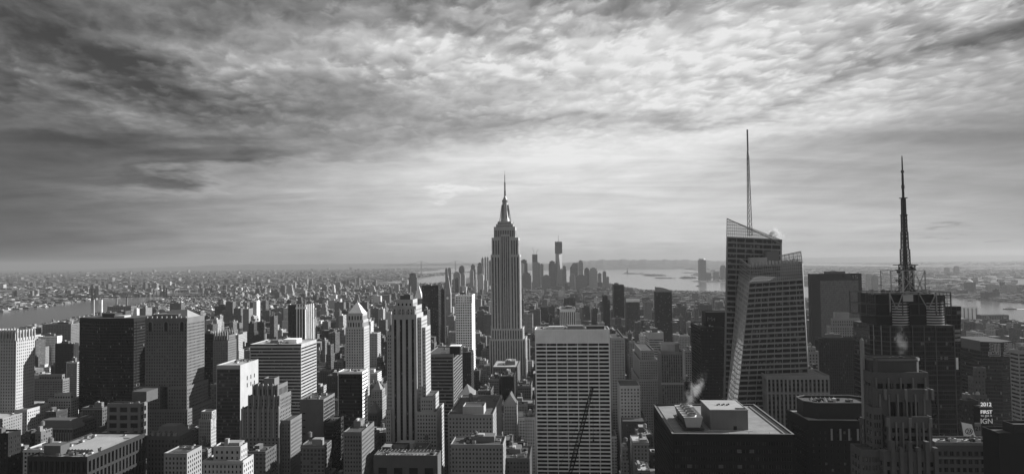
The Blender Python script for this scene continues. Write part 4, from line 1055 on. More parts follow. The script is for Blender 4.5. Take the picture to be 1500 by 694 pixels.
def postmodern():
    T = Tower('stepped_tower', 'near granite tower of stepped buttressed bays with notched parapets, lower right', 'office tower', 1262, 1369, 640, 335, 40, 'the buttressed granite tower')
    X, Z = T.X, T.Z; L = 'grey_stone'
    G_ = 'dark_granite'
    kw = dict(win='glass_ribbon', rec=.9)
    # core masses back to front
    T.block(X(1280, 20), X(1347, 20), 20, 25, 0, Z(549, 20), L, nb=1, fl=99, faces='', **kw)
    # top ring parapet box
    zt = Z(523, 16); zb = Z(549, 16)
    x0, x1 = X(1277, 16, 540), X(1349, 16, 540)
    pts = [(x0, 19), (x0 + 3, 16), (x1 - 2, 16), (x1, 18), (x1, 25), (x0, 25)]
    b = MB()
    for k in range(6):
        a, c = pts[k], pts[(k + 1) % 6]
        b.quad((a[0], a[1], zb), (c[0], c[1], zb), (c[0], c[1], zt), (a[0], a[1], zt), 'limestone' if False else G_)
        b.bar((a[0], a[1], zt - 1.2), (c[0], c[1], zt - 1.2), .75, 'concrete')
        b.quad((c[0] * .97 + .03 * 20, c[1] * .97 + .8, zt), (a[0] * .97 + .03 * 20, a[1] * .97 + .8, zt), (a[0] * .97 + .03 * 20, a[1] * .97 + .8, zt - 3), (c[0] * .97 + .03 * 20, c[1] * .97 + .8, zt - 3), 'steel')
    b.poly([(p[0], p[1], zt - 3) for p in pts], 'roof_dark'); T.part('crown_screen', b)
    # tier 2
    T.block(X(1279, 13), X(1363, 13), 13, 25, 0, Z(549, 13), L, nb=5, fl=8.5, fw=.72, fh=.85, top=3.5, side=1.2, roof='roof_gravel', parapet=1.4, **kw)
    # tier 3
    T.block(X(1286, 8), X(1366, 8), 8, 22, 0, Z(573, 8), L, nb=4, fl=9.5, fw=.74, fh=.88, top=4.5, side=6, roof='roof_gravel', parapet=1.4, **kw)
    # tier 4
    T.block(X(1301, 3), X(1366, 3), 3, 18, 0, Z(613, 3), L, nb=4, fl=3.9, fw=.74, fh=.6, top=3.6, side=1.4, roof='roof_gravel', parapet=1.2, **kw)
    T.block(X(1293, -2), X(1372, -2), -2, 14, 0, Z(664, -2), L, nb=5, fl=3.9, fw=.62, fh=.6, top=3, side=.8, roof='roof_gravel', parapet=1.2, **kw)
    for k in range(6):
        x_ = X(1307 + k * 12.6, -2, 664); q = MB(); h = Z(646 + (k % 2) * 9, -3); q.box(x_ - .9, x_ + .9, -3.2, -.5, 0, h, 'grey_stone'); T.part('buttress', q)
    for px in (1297, 1327, 1357, 1366):
        x_ = X(px, 7, 573); q = MB(); q.box(x_ - .6, x_ + .6, 6.6, 8.8, Z(585, 7), Z(570, 7), 'concrete'); T.part('parapet_pier', q)
    for px in (1302, 1334, 1364):
        x_ = X(px, 2, 613); q = MB(); q.box(x_ - .7, x_ + .7, 2.3, 4, Z(625, 2), Z(612, 2), 'concrete'); T.part('parapet_pier', q)
    # stair-stepped left shoulder
    lv = [(1246, 1252, 660, 30), (1252, 1258, 612, 28), (1257, 1264, 568, 26), (1262, 1270, 540, 24), (1267, 1274, 525, 22)]
    for (a, c, y_, yy) in lv:
        T.block(X(a + 6, yy, y_), X(c + 6, yy, y_), yy - 6, yy - 1, 0, Z(y_, yy), L, nb=1, fl=4, fw=.5, fh=.55, win='mix', faces='FL', rec=.4)
    T.block(X(1279, 6), X(1293, 6), 6, 14, 0, Z(600, 6), L, nb=3, fl=4, fw=.6, fh=.6, win='glass_ribbon_pale', faces='FL')
    T.block(X(1260, 2), X(1292, 2), 2, 14, 0, Z(662, 2), L, nb=6, fl=4, fw=.55, fh=.6, win='glass_ribbon_pale', faces='FL')
    for (ya, pys, pyt, xs_) in ((12.4, 573, 553, (1284, 1302, 1320, 1338, 1356)), (7.4, 613, 577, (1290, 1303, 1316, 1329, 1342, 1355)), (2.4, 664, 618, (1304, 1314, 1324, 1334, 1344, 1354, 1363))):
        for px in xs_:
            x_ = X(px, ya, pys); q = MB(); q.box(x_ - .35, x_ + .35, ya - .3, ya + .58, Z(pys + 3, ya), Z(pyt, ya), 'concrete'); T.part('facade_pier', q)
    q = MB(); q.box(X(1267, 22), X(1270, 22), 22, 25, 0, Z(498, 22), 'limestone'); q.pyramid(X(1267, 22), X(1270, 22), 22, 25, Z(498, 22), Z(494, 22), 'limestone'); T.part('flue', q)
    T.clutter(X(1290, 20), X(1340, 20), 17.5, 24, zt - 3, 5, tank=False, big=False)
    T.finish()
# ------------------------------------------------------------------ the crystal tower and the masted tower
def pt(T, px, py, y):
    d = ray(px, py); o = Vector((0, 0, CAMZ))
    k = (T.P + VD * y - Vector((0, 0, 0))).dot(VD) / d.dot(VD)
    p = o + d * k
    q = p - T.P
    return Vector((q.dot(UD), y, p.z))
def down(a, b):
    """extend the line a->b (a above b) to street level"""
    t = a.z / (a.z - b.z)
    return a + (b - a) * t
def crystal():
    glass('curtain_screen', .16, .25, frame=.30, mull=1.6, wid=.16, floor=2.6, fl_w=.14, fl_v=.30, blind=.0, spec=.6)
    sm = MATS['curtain_screen'].node_tree; t_ = NT(sm); bb = sm.nodes['Principled BSDF']; src = bb.inputs['Roughness'].links[0].from_socket
    sm.links.new(t_.smooth(src, .24, .5, .38, 1.0), bb.inputs['Alpha'])
    glass('crystal_glass', .018, .07, frame=.09, mull=1.5, wid=.12, blind=.16, spec=.35)
    glass('crystal_facet', .22, .16, frame=.34, mull=1.5, wid=.14, floor=4.2, fl_w=.35, fl_v=.25, blind=.3, spec=.9, wave=.12)
    mat('pale_fin', .27, .4, .15, .1)
    T = Tower('crystal_skyscraper', 'faceted glass tower with sloping peaks, pale floor bands and a tall white spire', 'skyscraper', 1100, 1175, 390, 575, 50, 'the crystal tower', maxwin=100)
    T.H = 250
    a1, a2 = pt(T, 1100, 390, 0), pt(T, 1175, 384, 0)
    b1, b2 = down(a1, pt(T, 1079, 600, 0)), down(a2, pt(T, 1187, 600, 0))
    a0 = pt(T, 1084, 379, 20); b0 = down(a0, pt(T, 1063, 600, 20))
    r1 = pt(T, 1176, 383, 44); r1b = Vector((b2.x, 44, 0))
    # lower prism: top screen band, then floors
    def cut(a, b, f): return a + (b - a) * f
    f = .055
    A1, A2, A0 = cut(a1, b1, f), cut(a2, b2, f), cut(a0, b0, f)
    q = MB(); q.quad(A1, A2, a2, a1, 'curtain_screen'); T.part('glass_screen', q)
    q = MB(); q.quad(A0, A1, a1, a0, 'curtain_screen'); T.part('glass_screen', q)
    T.face((b1, b2, A2, A1), 'pale_fin', 'crystal_glass', 8, 56, .94, .64, .35, side=0.5, win_name='window_band')
    q = MB(); q.quad(b0, b1, A1, A0, 'crystal_facet'); T.part('glass_facet', q)
    T.wall.quad(b2, r1b, r1, a2, 'pale_fin'); T.wall.quad(r1b, Vector((b0.x + 12, 44, 0)), Vector((a0.x + 12, 44, a0.z)), r1, 'pale_fin')
    T.roofm.poly([A0 + Vector((0, 0, .5)), A1 + Vector((0, 0, .5)), A2 + Vector((0, 0, .5)), Vector((A2.x, 22, A2.z + .5))], 'roof_gravel')
    # upper prism behind
    c0, c1 = pt(T, 1065, 320, 22), pt(T, 1145, 357, 22)
    d0, d1 = down(c0, pt(T, 1060, 600, 22)), down(c1, pt(T, 1146, 600, 22))
    zc0, zc1 = pt(T, 1064.5, 347, 22), pt(T, 1145, 357, 22)
    e0 = cut(c0, d0, (c0.z - zc0.z) / c0.z); e1 = Vector((c1.x, 22, c1.z))
    lo1 = Vector((c1.x + .3, 22, zc0.z - 3))
    q = MB(); q.quad(zc0, lo1, c1, c0, 'curtain_screen'); T.part('glass_screen', q)
    T.face((d0, d1, lo1, zc0), 'limestone', 'crystal_glass', 6, 60, .93, .68, .3, side=1.2, win_name='window_band')
    bk = Vector((0, 40, 0))
    dp = 34
    T.wall.quad(d0 + Vector((9.5, dp, 0)), d0, zc0, zc0 + Vector((9.5, dp, 0)), 'pale_fin')
    T.wall.quad(d1, d1 + Vector((0, dp, 0)), lo1 + Vector((0, dp, 0)), lo1, 'pale_fin')
    q = MB(); q.quad(zc0 + Vector((9.5, dp, 0)), zc0, c0, c0 + Vector((9.5, dp, -3)), 'curtain_screen'); T.part('glass_screen', q)
    T.roofm.quad(zc0, lo1, lo1 + Vector((0, dp, 0)), zc0 + Vector((9.5, dp, 0)), 'roof_gravel')
    b = MB(); b.bar(c0, c1, .45, 'steel'); b.bar(c0, d0, .35, 'steel'); b.bar(c1, lo1, .35, 'steel'); b.bar(a0, a1, .4, 'pale_stone'); b.bar(a1, a2, .35, 'steel'); T.part('edge_rail', b)
    # right peak screen and roof plant
    s = [pt(T, 1144, 374, 12), pt(T, 1173, 368, 12), pt(T, 1175.5, 386, 12), pt(T, 1144, 389, 12)]
    q = MB(); q.quad(s[3], s[2], s[1], s[0], 'curtain_screen')
    q.quad(s[2], a2, a2 + Vector((0, 0, .3)), s[1], 'curtain_screen'); T.part('glass_screen', q)
    b = MB()
    for k in range(6):
        b.bar(cut(s[3], s[2], k / 5), cut(s[0], s[1], k / 5), .25, 'steel')
    b.bar(s[0], s[1], .35, 'steel'); T.part('screen_frame', b)
    for (xa, xb, ya, yb, y_, m) in ((1099, 1124, 377, 388, 10, 'pale_stone'), (1123, 1142, 368, 388, 11, 'concrete')):
        p, r = pt(T, xa, ya, y_), pt(T, xb, yb, y_)
        T.pbox('roof_plant', p.x, r.x, y_, y_ + 8, r.z, p.z, m)
    for k in range(14):
        p = pt(T, 1102 + k * 5, 388 - k * .45, 3); b = MB(); b.box(p.x, p.x + 1.4, 3, 5, p.z - 2, p.z + random.uniform(1.2, 2.6), 'galvanised'); T.part('roof_unit', b)
    # spire: triangular lattice mast
    base = pt(T, 1098.3, 345, 34); tip = pt(T, 1094.2, 190, 34)
    base = Vector((base.x, 34, base.z)); tip = Vector((base.x, 34, tip.z))
    b = MB(); n = 20
    def ringp(t):
        r = 2.3 * (1 - t) + .45 * t if t < .8 else .45
        c = base + (tip - base) * t
        return [c + Vector((r * math.cos(a), r * math.sin(a), 0)) for a in (math.radians(200), math.radians(320), math.radians(80))]
    for k in range(n):
        A, B = ringp(k / n), ringp((k + 1) / n)
        for j in range(3):
            b.bar(A[j], B[j], .34, 'pale_fin'); b.bar(A[j], B[(j + 1) % 3], .2, 'pale_fin'); b.bar(A[j], A[(j + 1) % 3], .2, 'pale_fin')
    b.bar(base + (tip - base) * .45, tip, .35, 'steel')
    T.part('spire', b)
    T.finish()

def masted():
    T = Tower('masted_skyscraper', 'dark glass tower with steel truss crown and tall broadcast mast, right part of the view', 'skyscraper', 1303, 1398, 477, 560, 50, 'the masted tower', maxwin=60)
    X = T.X
    g1 = 'curtain_black'
    H = T.H
    # body: faceted dark glass
    l0 = pt(T, 1272, 479, 16)
    pts = [(l0.x, 14), (0, 0), (T.W, 0), (T.W, 46), (l0.x, 46)]
    for k in range(5):
        a, c = pts[k], pts[(k + 1) % 5]
        q = MB(); q.quad((a[0], a[1], 0), (c[0], c[1], 0), (c[0], c[1], H), (a[0], a[1], H), 'curtain_black' if k != 1 else 'curtain_black'); T.part('curtain_wall', q)
    for px in (1278, 1290): 
        p = pt(T, px, 520, 10); b = MB(); t = (px - 1272) / 31; b.bar((l0.x * (1 - t), 14 * (1 - t) - .2, 0), (l0.x * (1 - t), 14 * (1 - t) - .2, H), .35, 'steel'); T.part('mullion', b)
    for k in range(int(H / 13)):
        b = MB(); z = H - k * 13.2; b.bar((0, -.25, z), (T.W, -.25, z), .22, 'grey_stone'); b.bar((l0.x, 13.8, z), (0, -.25, z), .22, 'grey_stone'); T.part('floor_line', b)
    for px in (1303.5, 1336, 1353, 1370, 1397):
        x_ = X(px); b = MB(); b.bar((x_, -.4, 0), (x_, -.4, H), .42, 'grey_stone'); T.part('mullion', b)
    T.roofm.poly([(p[0], p[1], H) for p in pts], 'roof_dark')
    # right slab
    q = MB(); xa, xb = X(1388, 20), X(1409, 20); zt = T.Z(448, 20, 1398)
    q.quad((T.W + .1, 20, 0), (T.W + 6, 20, 0), (xb, 20, zt), (T.W + .1, 20, zt), 'curtain_black'); q.quad((T.W + 6, 20, 0), (T.W + 6, 44, 0), (xb, 44, zt), (xb, 20, zt), 'curtain_black'); q.quad((T.W, 20, zt), (xb, 20, zt), (xb, 44, zt), (T.W, 44, zt), 'roof_dark')
    T.part('side_slab', q)
    for k in range(3):
        q = MB(); z = T.Z(482 + k * 6.5, 19, 1403); q.box(T.W + .2, X(1406, 19), 18.5, 19.5, z - 2, z, 'limestone'); T.part('sign_band', q)
    q = MB(); q.box(X(1399, 0) + .3, X(1402.5, 0), .5, 1.2, T.Z(540, 0, 1400), T.Z(523, 0, 1400), 'sign_white'); T.part('lit_panel', q)
    # rounded corner drums
    zt = T.Z(441, 4, 1344); zb = H
    for (pa, pb) in ((1303, 1335), (1353, 1386)):
        xa, xb = X(pa, 6), X(pb, 6); cx = (xa + xb) / 2; r = (xb - xa) / 2
        q = MB()
        for k in range(20):
            a, c = math.pi * k / 20, math.pi * (k + 1) / 20
            for j in range(9):
                z0 = zb + (zt - zb) * j / 9; z1 = zb + (zt - zb) * (j + .42) / 9; z2 = zb + (zt - zb) * (j + 1) / 9
                A = (cx - r * math.cos(a), 10 - 8 * math.sin(a)); B = (cx - r * math.cos(c), 10 - 8 * math.sin(c))
                q.quad((*A, z0), (*B, z0), (*B, z1), (*A, z1), 'bright_steel'); q.quad((*A, z1), (*B, z1), (*B, z2), (*A, z2), 'black_metal')
        q.box(xa, xb, 10, 30, zb, zt - .5, 'dark_steel')
        T.part('rounded_drum', q)
    q = MB(); q.box(X(1327, 8), X(1361, 8), 8.5, 30, zb, zt - 1, 'curtain_black'); T.part('middle_bay', q)
    for j in range(6):
        q = MB(); z = zb + 1 + (zt - zb) * j / 6; q.box(X(1334, 7), X(1353, 7), 7.6, 8.4, z, z + .8, 'steel'); T.part('louvre', q)
    # truss cube crown
    def tr(p, r_, m='dark_steel', nm='truss_chord'):
        b = MB(); b.bar(p[0], p[1], r_, m); T.part(nm, b)
    zl, zu = T.Z(462, 0, 1330), T.Z(428.5, 0, 1330)
    xs = [X(1270, 2), X(1283, 2), X(1304, 2), X(1323, 2), X(1347, 2), X(1372, 2), X(1394, 2)]
    for y_ in (2, 34):
        for z in (zl, (zl + zu) / 2, zu):
            tr(((xs[0], y_, z), (xs[-1], y_, z)), .45)
        for i, x_ in enumerate(xs):
            tr(((x_, y_, zl), (x_, y_, zu)), .5, nm='truss_post')
        if y_ == 2:
            for i in (0, 5):
                x0, x1 = xs[i], xs[i + 1]; n = 4
                for j in range(n + 1):
                    x_ = x0 + (x1 - x0) * j / n; tr(((x_, y_, zl), (x_, y_, zu)), .22, nm='screen_bar')
                for j in range(1, 8):
                    z = zl + (zu - zl) * j / 8; tr(((x0, y_, z), (x1, y_, z)), .22, nm='screen_bar')
    for x_ in (xs[0], xs[1], xs[-2], xs[-1]):
        for z in (zl, (zl + zu) / 2, zu): tr(((x_, 2, z), (x_, 34, z)), .35)
    for (i, j) in ((2, 3), (4, 5)):
        x0, x1 = xs[i], xs[j]; xm = (x0 + x1) / 2
        tr(((x0, 1.2, zu - 1), (xm, 1.2, zl + 5)), .5, 'steel', 'truss_diagonal'); tr(((x1, 1.2, zu - 1), (xm, 1.2, zl + 5)), .5, 'steel', 'truss_diagonal')
        tr(((x0 if i == 2 else x1, 1.2, zl + 3), (x0 if i == 2 else x1, 1.2, zu)), .6, 'steel', 'truss_diagonal')
    tr(((xs[0] + 1, 1.4, zu + .3), (xs[-1] - 1, 1.4, zu + .3)), .55, 'steel')
    q = MB(); q.box(xs[1] + 2, xs[5], 5, 34, H + .1, zu - 1.5, 'black_metal'); q.box(xs[5] - 3, xs[6] - 1, 8, 34, H + .1, zu - 2.5, 'dark_steel'); q.box(X(1323, 3), X(1339, 3), 3, 4, zt, zu - 2, 'galvanised'); T.part('crown_core', q)
    for k in range(12):
        q = MB(); x_ = xs[1] + (xs[5] - xs[1]) * random.random(); y_ = 6 + 22 * random.random(); q.box(x_, x_ + 2.5, y_, y_ + 2.5, zu - 1.5, zu + random.uniform(.8, 2.6), random.choice(['steel', 'dark_steel', 'galvanised'])); T.part('roof_unit', q)
    # frame posts round the mast
    z3 = T.Z(396, 14, 1330)
    fx = [X(1305.5, 14), X(1322, 14), X(1355.5, 14)]
    for y_ in (12, 30):
        for x_ in (fx[0], fx[2]): tr(((x_, y_, zu - 1), (x_, y_, z3)), .45, 'steel', 'frame_post')
        tr(((fx[0], y_, z3), (fx[2], y_, z3)), .35, 'steel', 'frame_beam')
    tr(((fx[1], 11, zu - 1), (fx[1], 11, z3)), .7, 'galvanised', 'frame_post')
    for (xa, ya, xb, yb) in ((1322, 427, 1343, 400), (1322, 402, 1343, 427), (1343, 427, 1354, 398), (1322, 414, 1308, 427), (1343, 404, 1352, 427)):
        p, r_ = pt(T, xa, ya, 11.5), pt(T, xb, yb, 11.5); tr((p, r_), .38, 'steel', 'truss_diagonal')
    # mast
    cx = X(1329, 20); cy = 20
    def zz_(py): return pt(T, 1329, py, 20).z
    b = MB()
    segs = [(427, 387, 3.9, 3.6), (387, 365, 2.7, 2.6), (365, 340, 2.1, 1.9), (340, 314, 1.6, 1.5), (314, 290, 1.2, 1.1)]
    for (p0, p1, r0, r1) in segs:
        z0, z1 = zz_(p0), zz_(p1); n = max(3, int((z1 - z0) / 3))
        for k in range(n):
            ra, rb = r0 + (r1 - r0) * k / n, r0 + (r1 - r0) * (k + 1) / n; za, zb_ = z0 + (z1 - z0) * k / n, z0 + (z1 - z0) * (k + 1) / n
            C0 = [(cx + sx * ra, cy + sy * ra, za) for sx, sy in ((-1, -1), (1, -1), (1, 1), (-1, 1))]
            C1 = [(cx + sx * rb, cy + sy * rb, zb_) for sx, sy in ((-1, -1), (1, -1), (1, 1), (-1, 1))]
            for j in range(4):
                b.bar(C0[j], C1[j], .5, 'dark_steel'); b.bar(C0[j], C1[(j + 1) % 4], .22, 'dark_steel'); b.bar(C0[(j + 1) % 4], C1[j], .22, 'dark_steel'); b.bar(C1[j], C1[(j + 1) % 4], .25, 'dark_steel')
        b.bar((cx, cy, z0), (cx, cy, z1), min(r1, 1.4) * .75, 'dark_steel')
    b.lathe(cx, cy, [(1.05, zz_(290)), (1.0, zz_(276)), (1.3, zz_(276)), (1.3, zz_(271)), (.95, zz_(271)), (.9, zz_(257)), (.75, zz_(253)), (1.25, zz_(253)), (1.25, zz_(250)), (.65, zz_(249)), (.5, zz_(232)), (.3, zz_(228))], 8, 'dark_steel')
    o = T.part('broadcast_mast', b)
    for (py, w_) in ((290, 2.6), (315, 2.4), (340, 2.4), (388, 7.5), (395, 6)):
        q = MB(); z = zz_(py); q.box(cx - w_, cx + w_, cy - w_ * .8, cy + w_ * .8, z - .3, z + .3, 'dark_steel', bottom=True); q.build('platform', None, o)
    for k in range(18):
        q = MB(); z = zz_(389 + random.random() * 34); sx = random.choice([-1, 1]); x_ = cx + sx * random.uniform(4, 7.2); q.lathe(x_, cy - 4 + random.random() * 8, [(.2, z - 1), (1.0, z), (1.0, z + .8), (.2, z + 1.4)], 8, random.choice(['galvanised', 'dark_steel', 'steel'])); q.bar((cx + sx * 3, cy, z), (x_, cy, z), .18, 'dark_steel'); q.build('dish_aerial', None, o)
    for k in range(26):
        q = MB(); z = zz_(318 + k * 2.4); q.bar((cx - 2.3 - (k % 2) * .5, cy - .3, z), (cx + 2.3 + (k % 3) * .3, cy - .3, z), .16, 'dark_steel'); q.build('dipole', None, o)
    T.finish()

def text(s_, parent, loc, size, m, rotz=0.0, name='lettering'):
    cu = bpy.data.curves.new(name, 'FONT'); cu.body = s_; cu.size = size; cu.align_x = 'CENTER'; cu.align_y = 'CENTER'; cu.extrude = .08; cu.offset = size * .012
    tmp = bpy.data.objects.new('tmp', cu); COL.objects.link(tmp); bpy.context.view_layer.update()
    me = bpy.data.meshes.new_from_object(tmp.evaluated_get(bpy.context.evaluated_depsgraph_get())); bpy.data.objects.remove(tmp)
    me.materials.clear(); me.materials.append(MATS[m]); o = bpy.data.objects.new(name, me); COL.objects.link(o); o.parent = parent
    o.location = loc; o.rotation_euler = (math.pi / 2, 0, rotz)
    return o
def lit(name, v, e):
    m = bpy.data.materials.new(name); m.use_nodes = True; b = m.node_tree.nodes['Principled BSDF']
    b.inputs['Base Color'].default_value = (v, v, v, 1); b.inputs['Emission Color'].default_value = (1, 1, 1, 1); b.inputs['Emission Strength'].default_value = e
    MATS[name] = m
def times_square():
    lit('lit_sign', .6, .32); lit('lit_dim', .4, .10)
    T = Tower('office_tower', 'dark angular tower with two outlined square emblems near its top, right of the masted tower', 'office tower', 1436, 1461, 500, 750, 50, 'the emblem tower')
    z = T.H; W_ = T.W
    rx = pt(T, 1487, 503, -4)
    lp = pt(T, 1410, 494, 30)
    pts = [(lp.x, 34), (0, 0), (W_, -6), (rx.x, 0), (rx.x, 50), (lp.x, 50)]
    for k in range(6):
        a, c = pts[k], pts[(k + 1) % 6]
        m = 'curtain_black' if k in (0, 1, 2) else 'black_metal'
        q = MB(); q.quad((a[0], a[1], 0), (c[0], c[1], 0), (c[0], c[1], z), (a[0], a[1], z), m); T.part('curtain_wall', q)
    T.roofm.poly([(p[0], p[1], z) for p in pts], 'roof_dark')
    q = MB(); t0, t1 = .02, .98; zz_ = z - 10
    q.quad((lp.x * .98, 34 * .98 - .35, zz_), (lp.x * .02, 34 * .02 - .35, zz_), (lp.x * .02, 34 * .02 - .35, z + .5), (lp.x * .98, 34 * .98 - .35, z + .5), 'grey_stone'); T.part('grey_panel', q)
    def emblem(p0, p1, za, zb):
        # nested square spiral outlines: a reversed E fitted into a U
        b = MB(); p0 = Vector(p0); p1 = Vector(p1)
        nrm = Vector((p1.y - p0.y, -(p1.x - p0.x), 0)).normalized() * .5
        def P(u, v): return Vector((p0.x + (p1.x - p0.x) * u + nrm.x, p0.y + (p1.y - p0.y) * u + nrm.y, za + (zb - za) * v))
        path = [(.12, 1), (.5, 1), (.5, .38), (.62, .38), (.62, 1), (.74, 1), (.74, .27), (.38, .27), (.38, .42), (.12, .42), (.12, .52), (.38, .52), (.38, .64), (.12, .64), (.12, .76), (.38, .76), (.38, .88), (.12, .88), (.12, 1)]
        path2 = [(.86, 1), (.98, 1), (.98, 0), (0, 0), (0, .12), (.86, .12), (.86, 1)]
        path3 = [(.0, .3), (.26, .3), (.26, .2), (0, .2), (0, .3)]
        for pth in (path, path2, path3):
            for (u0, v0), (u1, v1) in zip(pth, pth[1:]): b.bar(P(u0, v0), P(u1, v1), .11, 'lit_dim')
        T.part('square_emblem', b)
    emblem((W_ * .38, -6 * .38 , 0), (W_ * .95, -6 * .95, 0), z - 15, z - 1.5)
    emblem((W_ + (rx.x - W_) * .18, -6 + 6 * .18, 0), (W_ + (rx.x - W_) * .9, -6 + 6 * .9, 0), z - 15, z - 1.5)
    T.finish()
    T, d = simple('striped_tower', 'pale horizontally striped tower cut by the right edge', 'office tower', 1492, 1512, 515, 690, 1486, None, 'limestone', fl=4, bay=60, fw=.97, fh=.5, win='glass_ribbon', win_name='window_band', right=False, clut=2); T.finish()
    T, d = simple('stepped_block', 'added stepped masonry block with small dome, standing in for a reflection in the emblem tower', 'office block', 1428, 1446, 584, 640, 1424, None, 'grey_stone', fl=3.6, bay=3, fw=.42, fh=.5, right=False, clut=0, steps=((1430, 1446, 580, 2), (1436, 1450, 555, 4), (1441, 1450, 541, 6)))  # added solid block, shaped after a reflection in the emblem tower's glass
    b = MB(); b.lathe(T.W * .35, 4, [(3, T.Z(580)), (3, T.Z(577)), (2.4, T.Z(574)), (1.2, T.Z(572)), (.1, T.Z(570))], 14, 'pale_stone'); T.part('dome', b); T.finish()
    T, d = simple('office_block', 'dark low block with square windows beside the stacked billboard', 'office block', 1411, 1433, 588, 600, 1408, None, 'dark_stone', fl=3.8, bay=3.2, fw=.5, fh=.5, right=False, clut=2); T.finish()
    # stacked billboard
    T = Tower('billboard', 'tall black billboard stack reading 2012, FIRST to get it and IGN', 'billboard', 1434, 1454, 588, 520, 7, 'the stacked billboard')
    z = T.H; T.wall.box(0, T.W, 0, 7, 0, z - 4.2, 'sign_black'); T.wall.box(T.W * .1, T.W * .9, 1, 6, z - 4.2, z - 3.6, 'dark_steel')
    T.finish(); Rr = T.root
    cx = T.W / 2
    text('2012', Rr, (cx, -.2, z - 2.0), 4.0, 'lit_sign')
    text('FIRST', Rr, (cx, -.25, T.Z(603)), 3.6, 'lit_sign'); text('to get it', Rr, (cx, -.25, T.Z(608)), 2.5, 'lit_dim'); text('IGN', Rr, (cx, -.25, T.Z(616.5)), 5.2, 'lit_dim')
    q = MB(); q.box(cx - 5, cx + 5, -.1, -.02, z - 4.4, z - 4.1, 'steel'); T.part('sign_shelf', q)
    # two slanted white boards on a frame
    T = Tower('billboard', 'white tilted board with a dark round scribble emblem, above the low flat-roofed block', 'billboard', 1411, 1425, 618, 470, 1.2, None, foot=False)
    q = MB(); W_ = T.W; z = T.H; q.quad((0, 0, z - 9), (W_ + 1.4, 0, z - 9.5), (W_ - .6, 0, z - 1.4), (-1.2, 0, z), 'sign_white'); q.quad((W_ + 1.4, .5, z - 9.5), (0, .5, z - 9), (-1.2, .5, z), (W_ - .6, .5, z - 1.4), 'steel'); T.part('board', q)
    b = MB(); 
    for k in range(18):
        a, c = 2 * math.pi * k / 18, 2 * math.pi * (k + 1) / 18
        if k == 4: continue
        b.bar((W_ * .55 + 2.3 * math.cos(a), -.12, z - 6.0 + 1.9 * math.sin(a)), (W_ * .55 + 2.3 * math.cos(c), -.12, z - 6.0 + 1.9 * math.sin(c)), .22, 'sign_black')
    for (u0, v0, u1, v1) in ((-1.3, .9, .1, 1.1), (.1, 1.1, -1.1, -1.2), (-1.1, -1.2, .2, -1), (.4, -1.1, 1.0, 1.0), (1.0, 1.0, 1.5, -1.1), (.6, -.3, 1.4, -.3)):
        b.bar((W_ * .55 + u0, -.12, z - 6 + v0), (W_ * .55 + u1, -.12, z - 6 + v1), .18, 'sign_black')
    T.part('round_emblem', b)
    b = MB()
    for q_ in (.1, .9): b.bar((W_ * q_, .7, 0), (W_ * q_, .7, z - 4), .3, 'dark_steel')
    T.part('post', b); T.finish()
    T = Tower('billboard', 'narrow white board with a dark numeral 21, right of the tilted white board', 'billboard', 1428, 1437, 619, 472, 1.2, None, foot=False)
    T.wall.box(0, T.W, 0, .5, T.H - 8.5, T.H, 'concrete')
    b = MB(); b.bar((T.W / 2, .8, 0), (T.W / 2, .8, T.H - 8), .3, 'dark_steel'); T.part('post', b); T.finish()
    text('21', T.root, (T.W / 2, -.12, T.H - 4), 4.2, 'sign_black')
    T, d = simple('office_block', 'low flat-roofed block with a band of windows and pale parapet, lower right corner', 'office block', 1370, 1463, 650, 400, 1366, 'the low flat-roofed block', 'grey_stone', fl=4.6, bay=3.4, fw=.62, fh=.55, top=3, right=False, roof='roof_gravel', clut=14, big=False)
    T.wall.box(-.3, T.W + .3, -.3, -.02, T.H - .6, T.H + 1, 'concrete'); T.wall.box(-.3, T.W + .3, -.3, -.02, T.H - 8.2, T.H - 7.4, 'concrete'); T.finish()
    T, d = simple('office_block', 'dark windowless block with raised rear mass, bottom right corner', 'office block', 1463, 1530, 637, 360, 1452, None, 'black_metal', faces='', right=False, clut=0)
    T.block(T.X(1485, 3), T.X(1535, 3), 3, 12, T.H, T.Z(624, 3, 1485), 'dark_stone', faces=''); T.finish()
    T, d = simple('low_block', 'long white warehouse with vertical ribs at the river edge, right of the masted tower', 'warehouse', 1409, 1433, 450, 2600, 1407, None, 'white_stone', fl=999, bay=14, fw=.25, fh=.95, right=False, clut=0, big=False); T.finish()
    T, d = simple('low_block', 'broad low terminal shed on the shore right of the white ribbed warehouse', 'warehouse', 1438, 1478, 462, 2450, 1430, None, 'grey_stone', fl=6, bay=8, right=False, clut=3, big=False); T.finish()

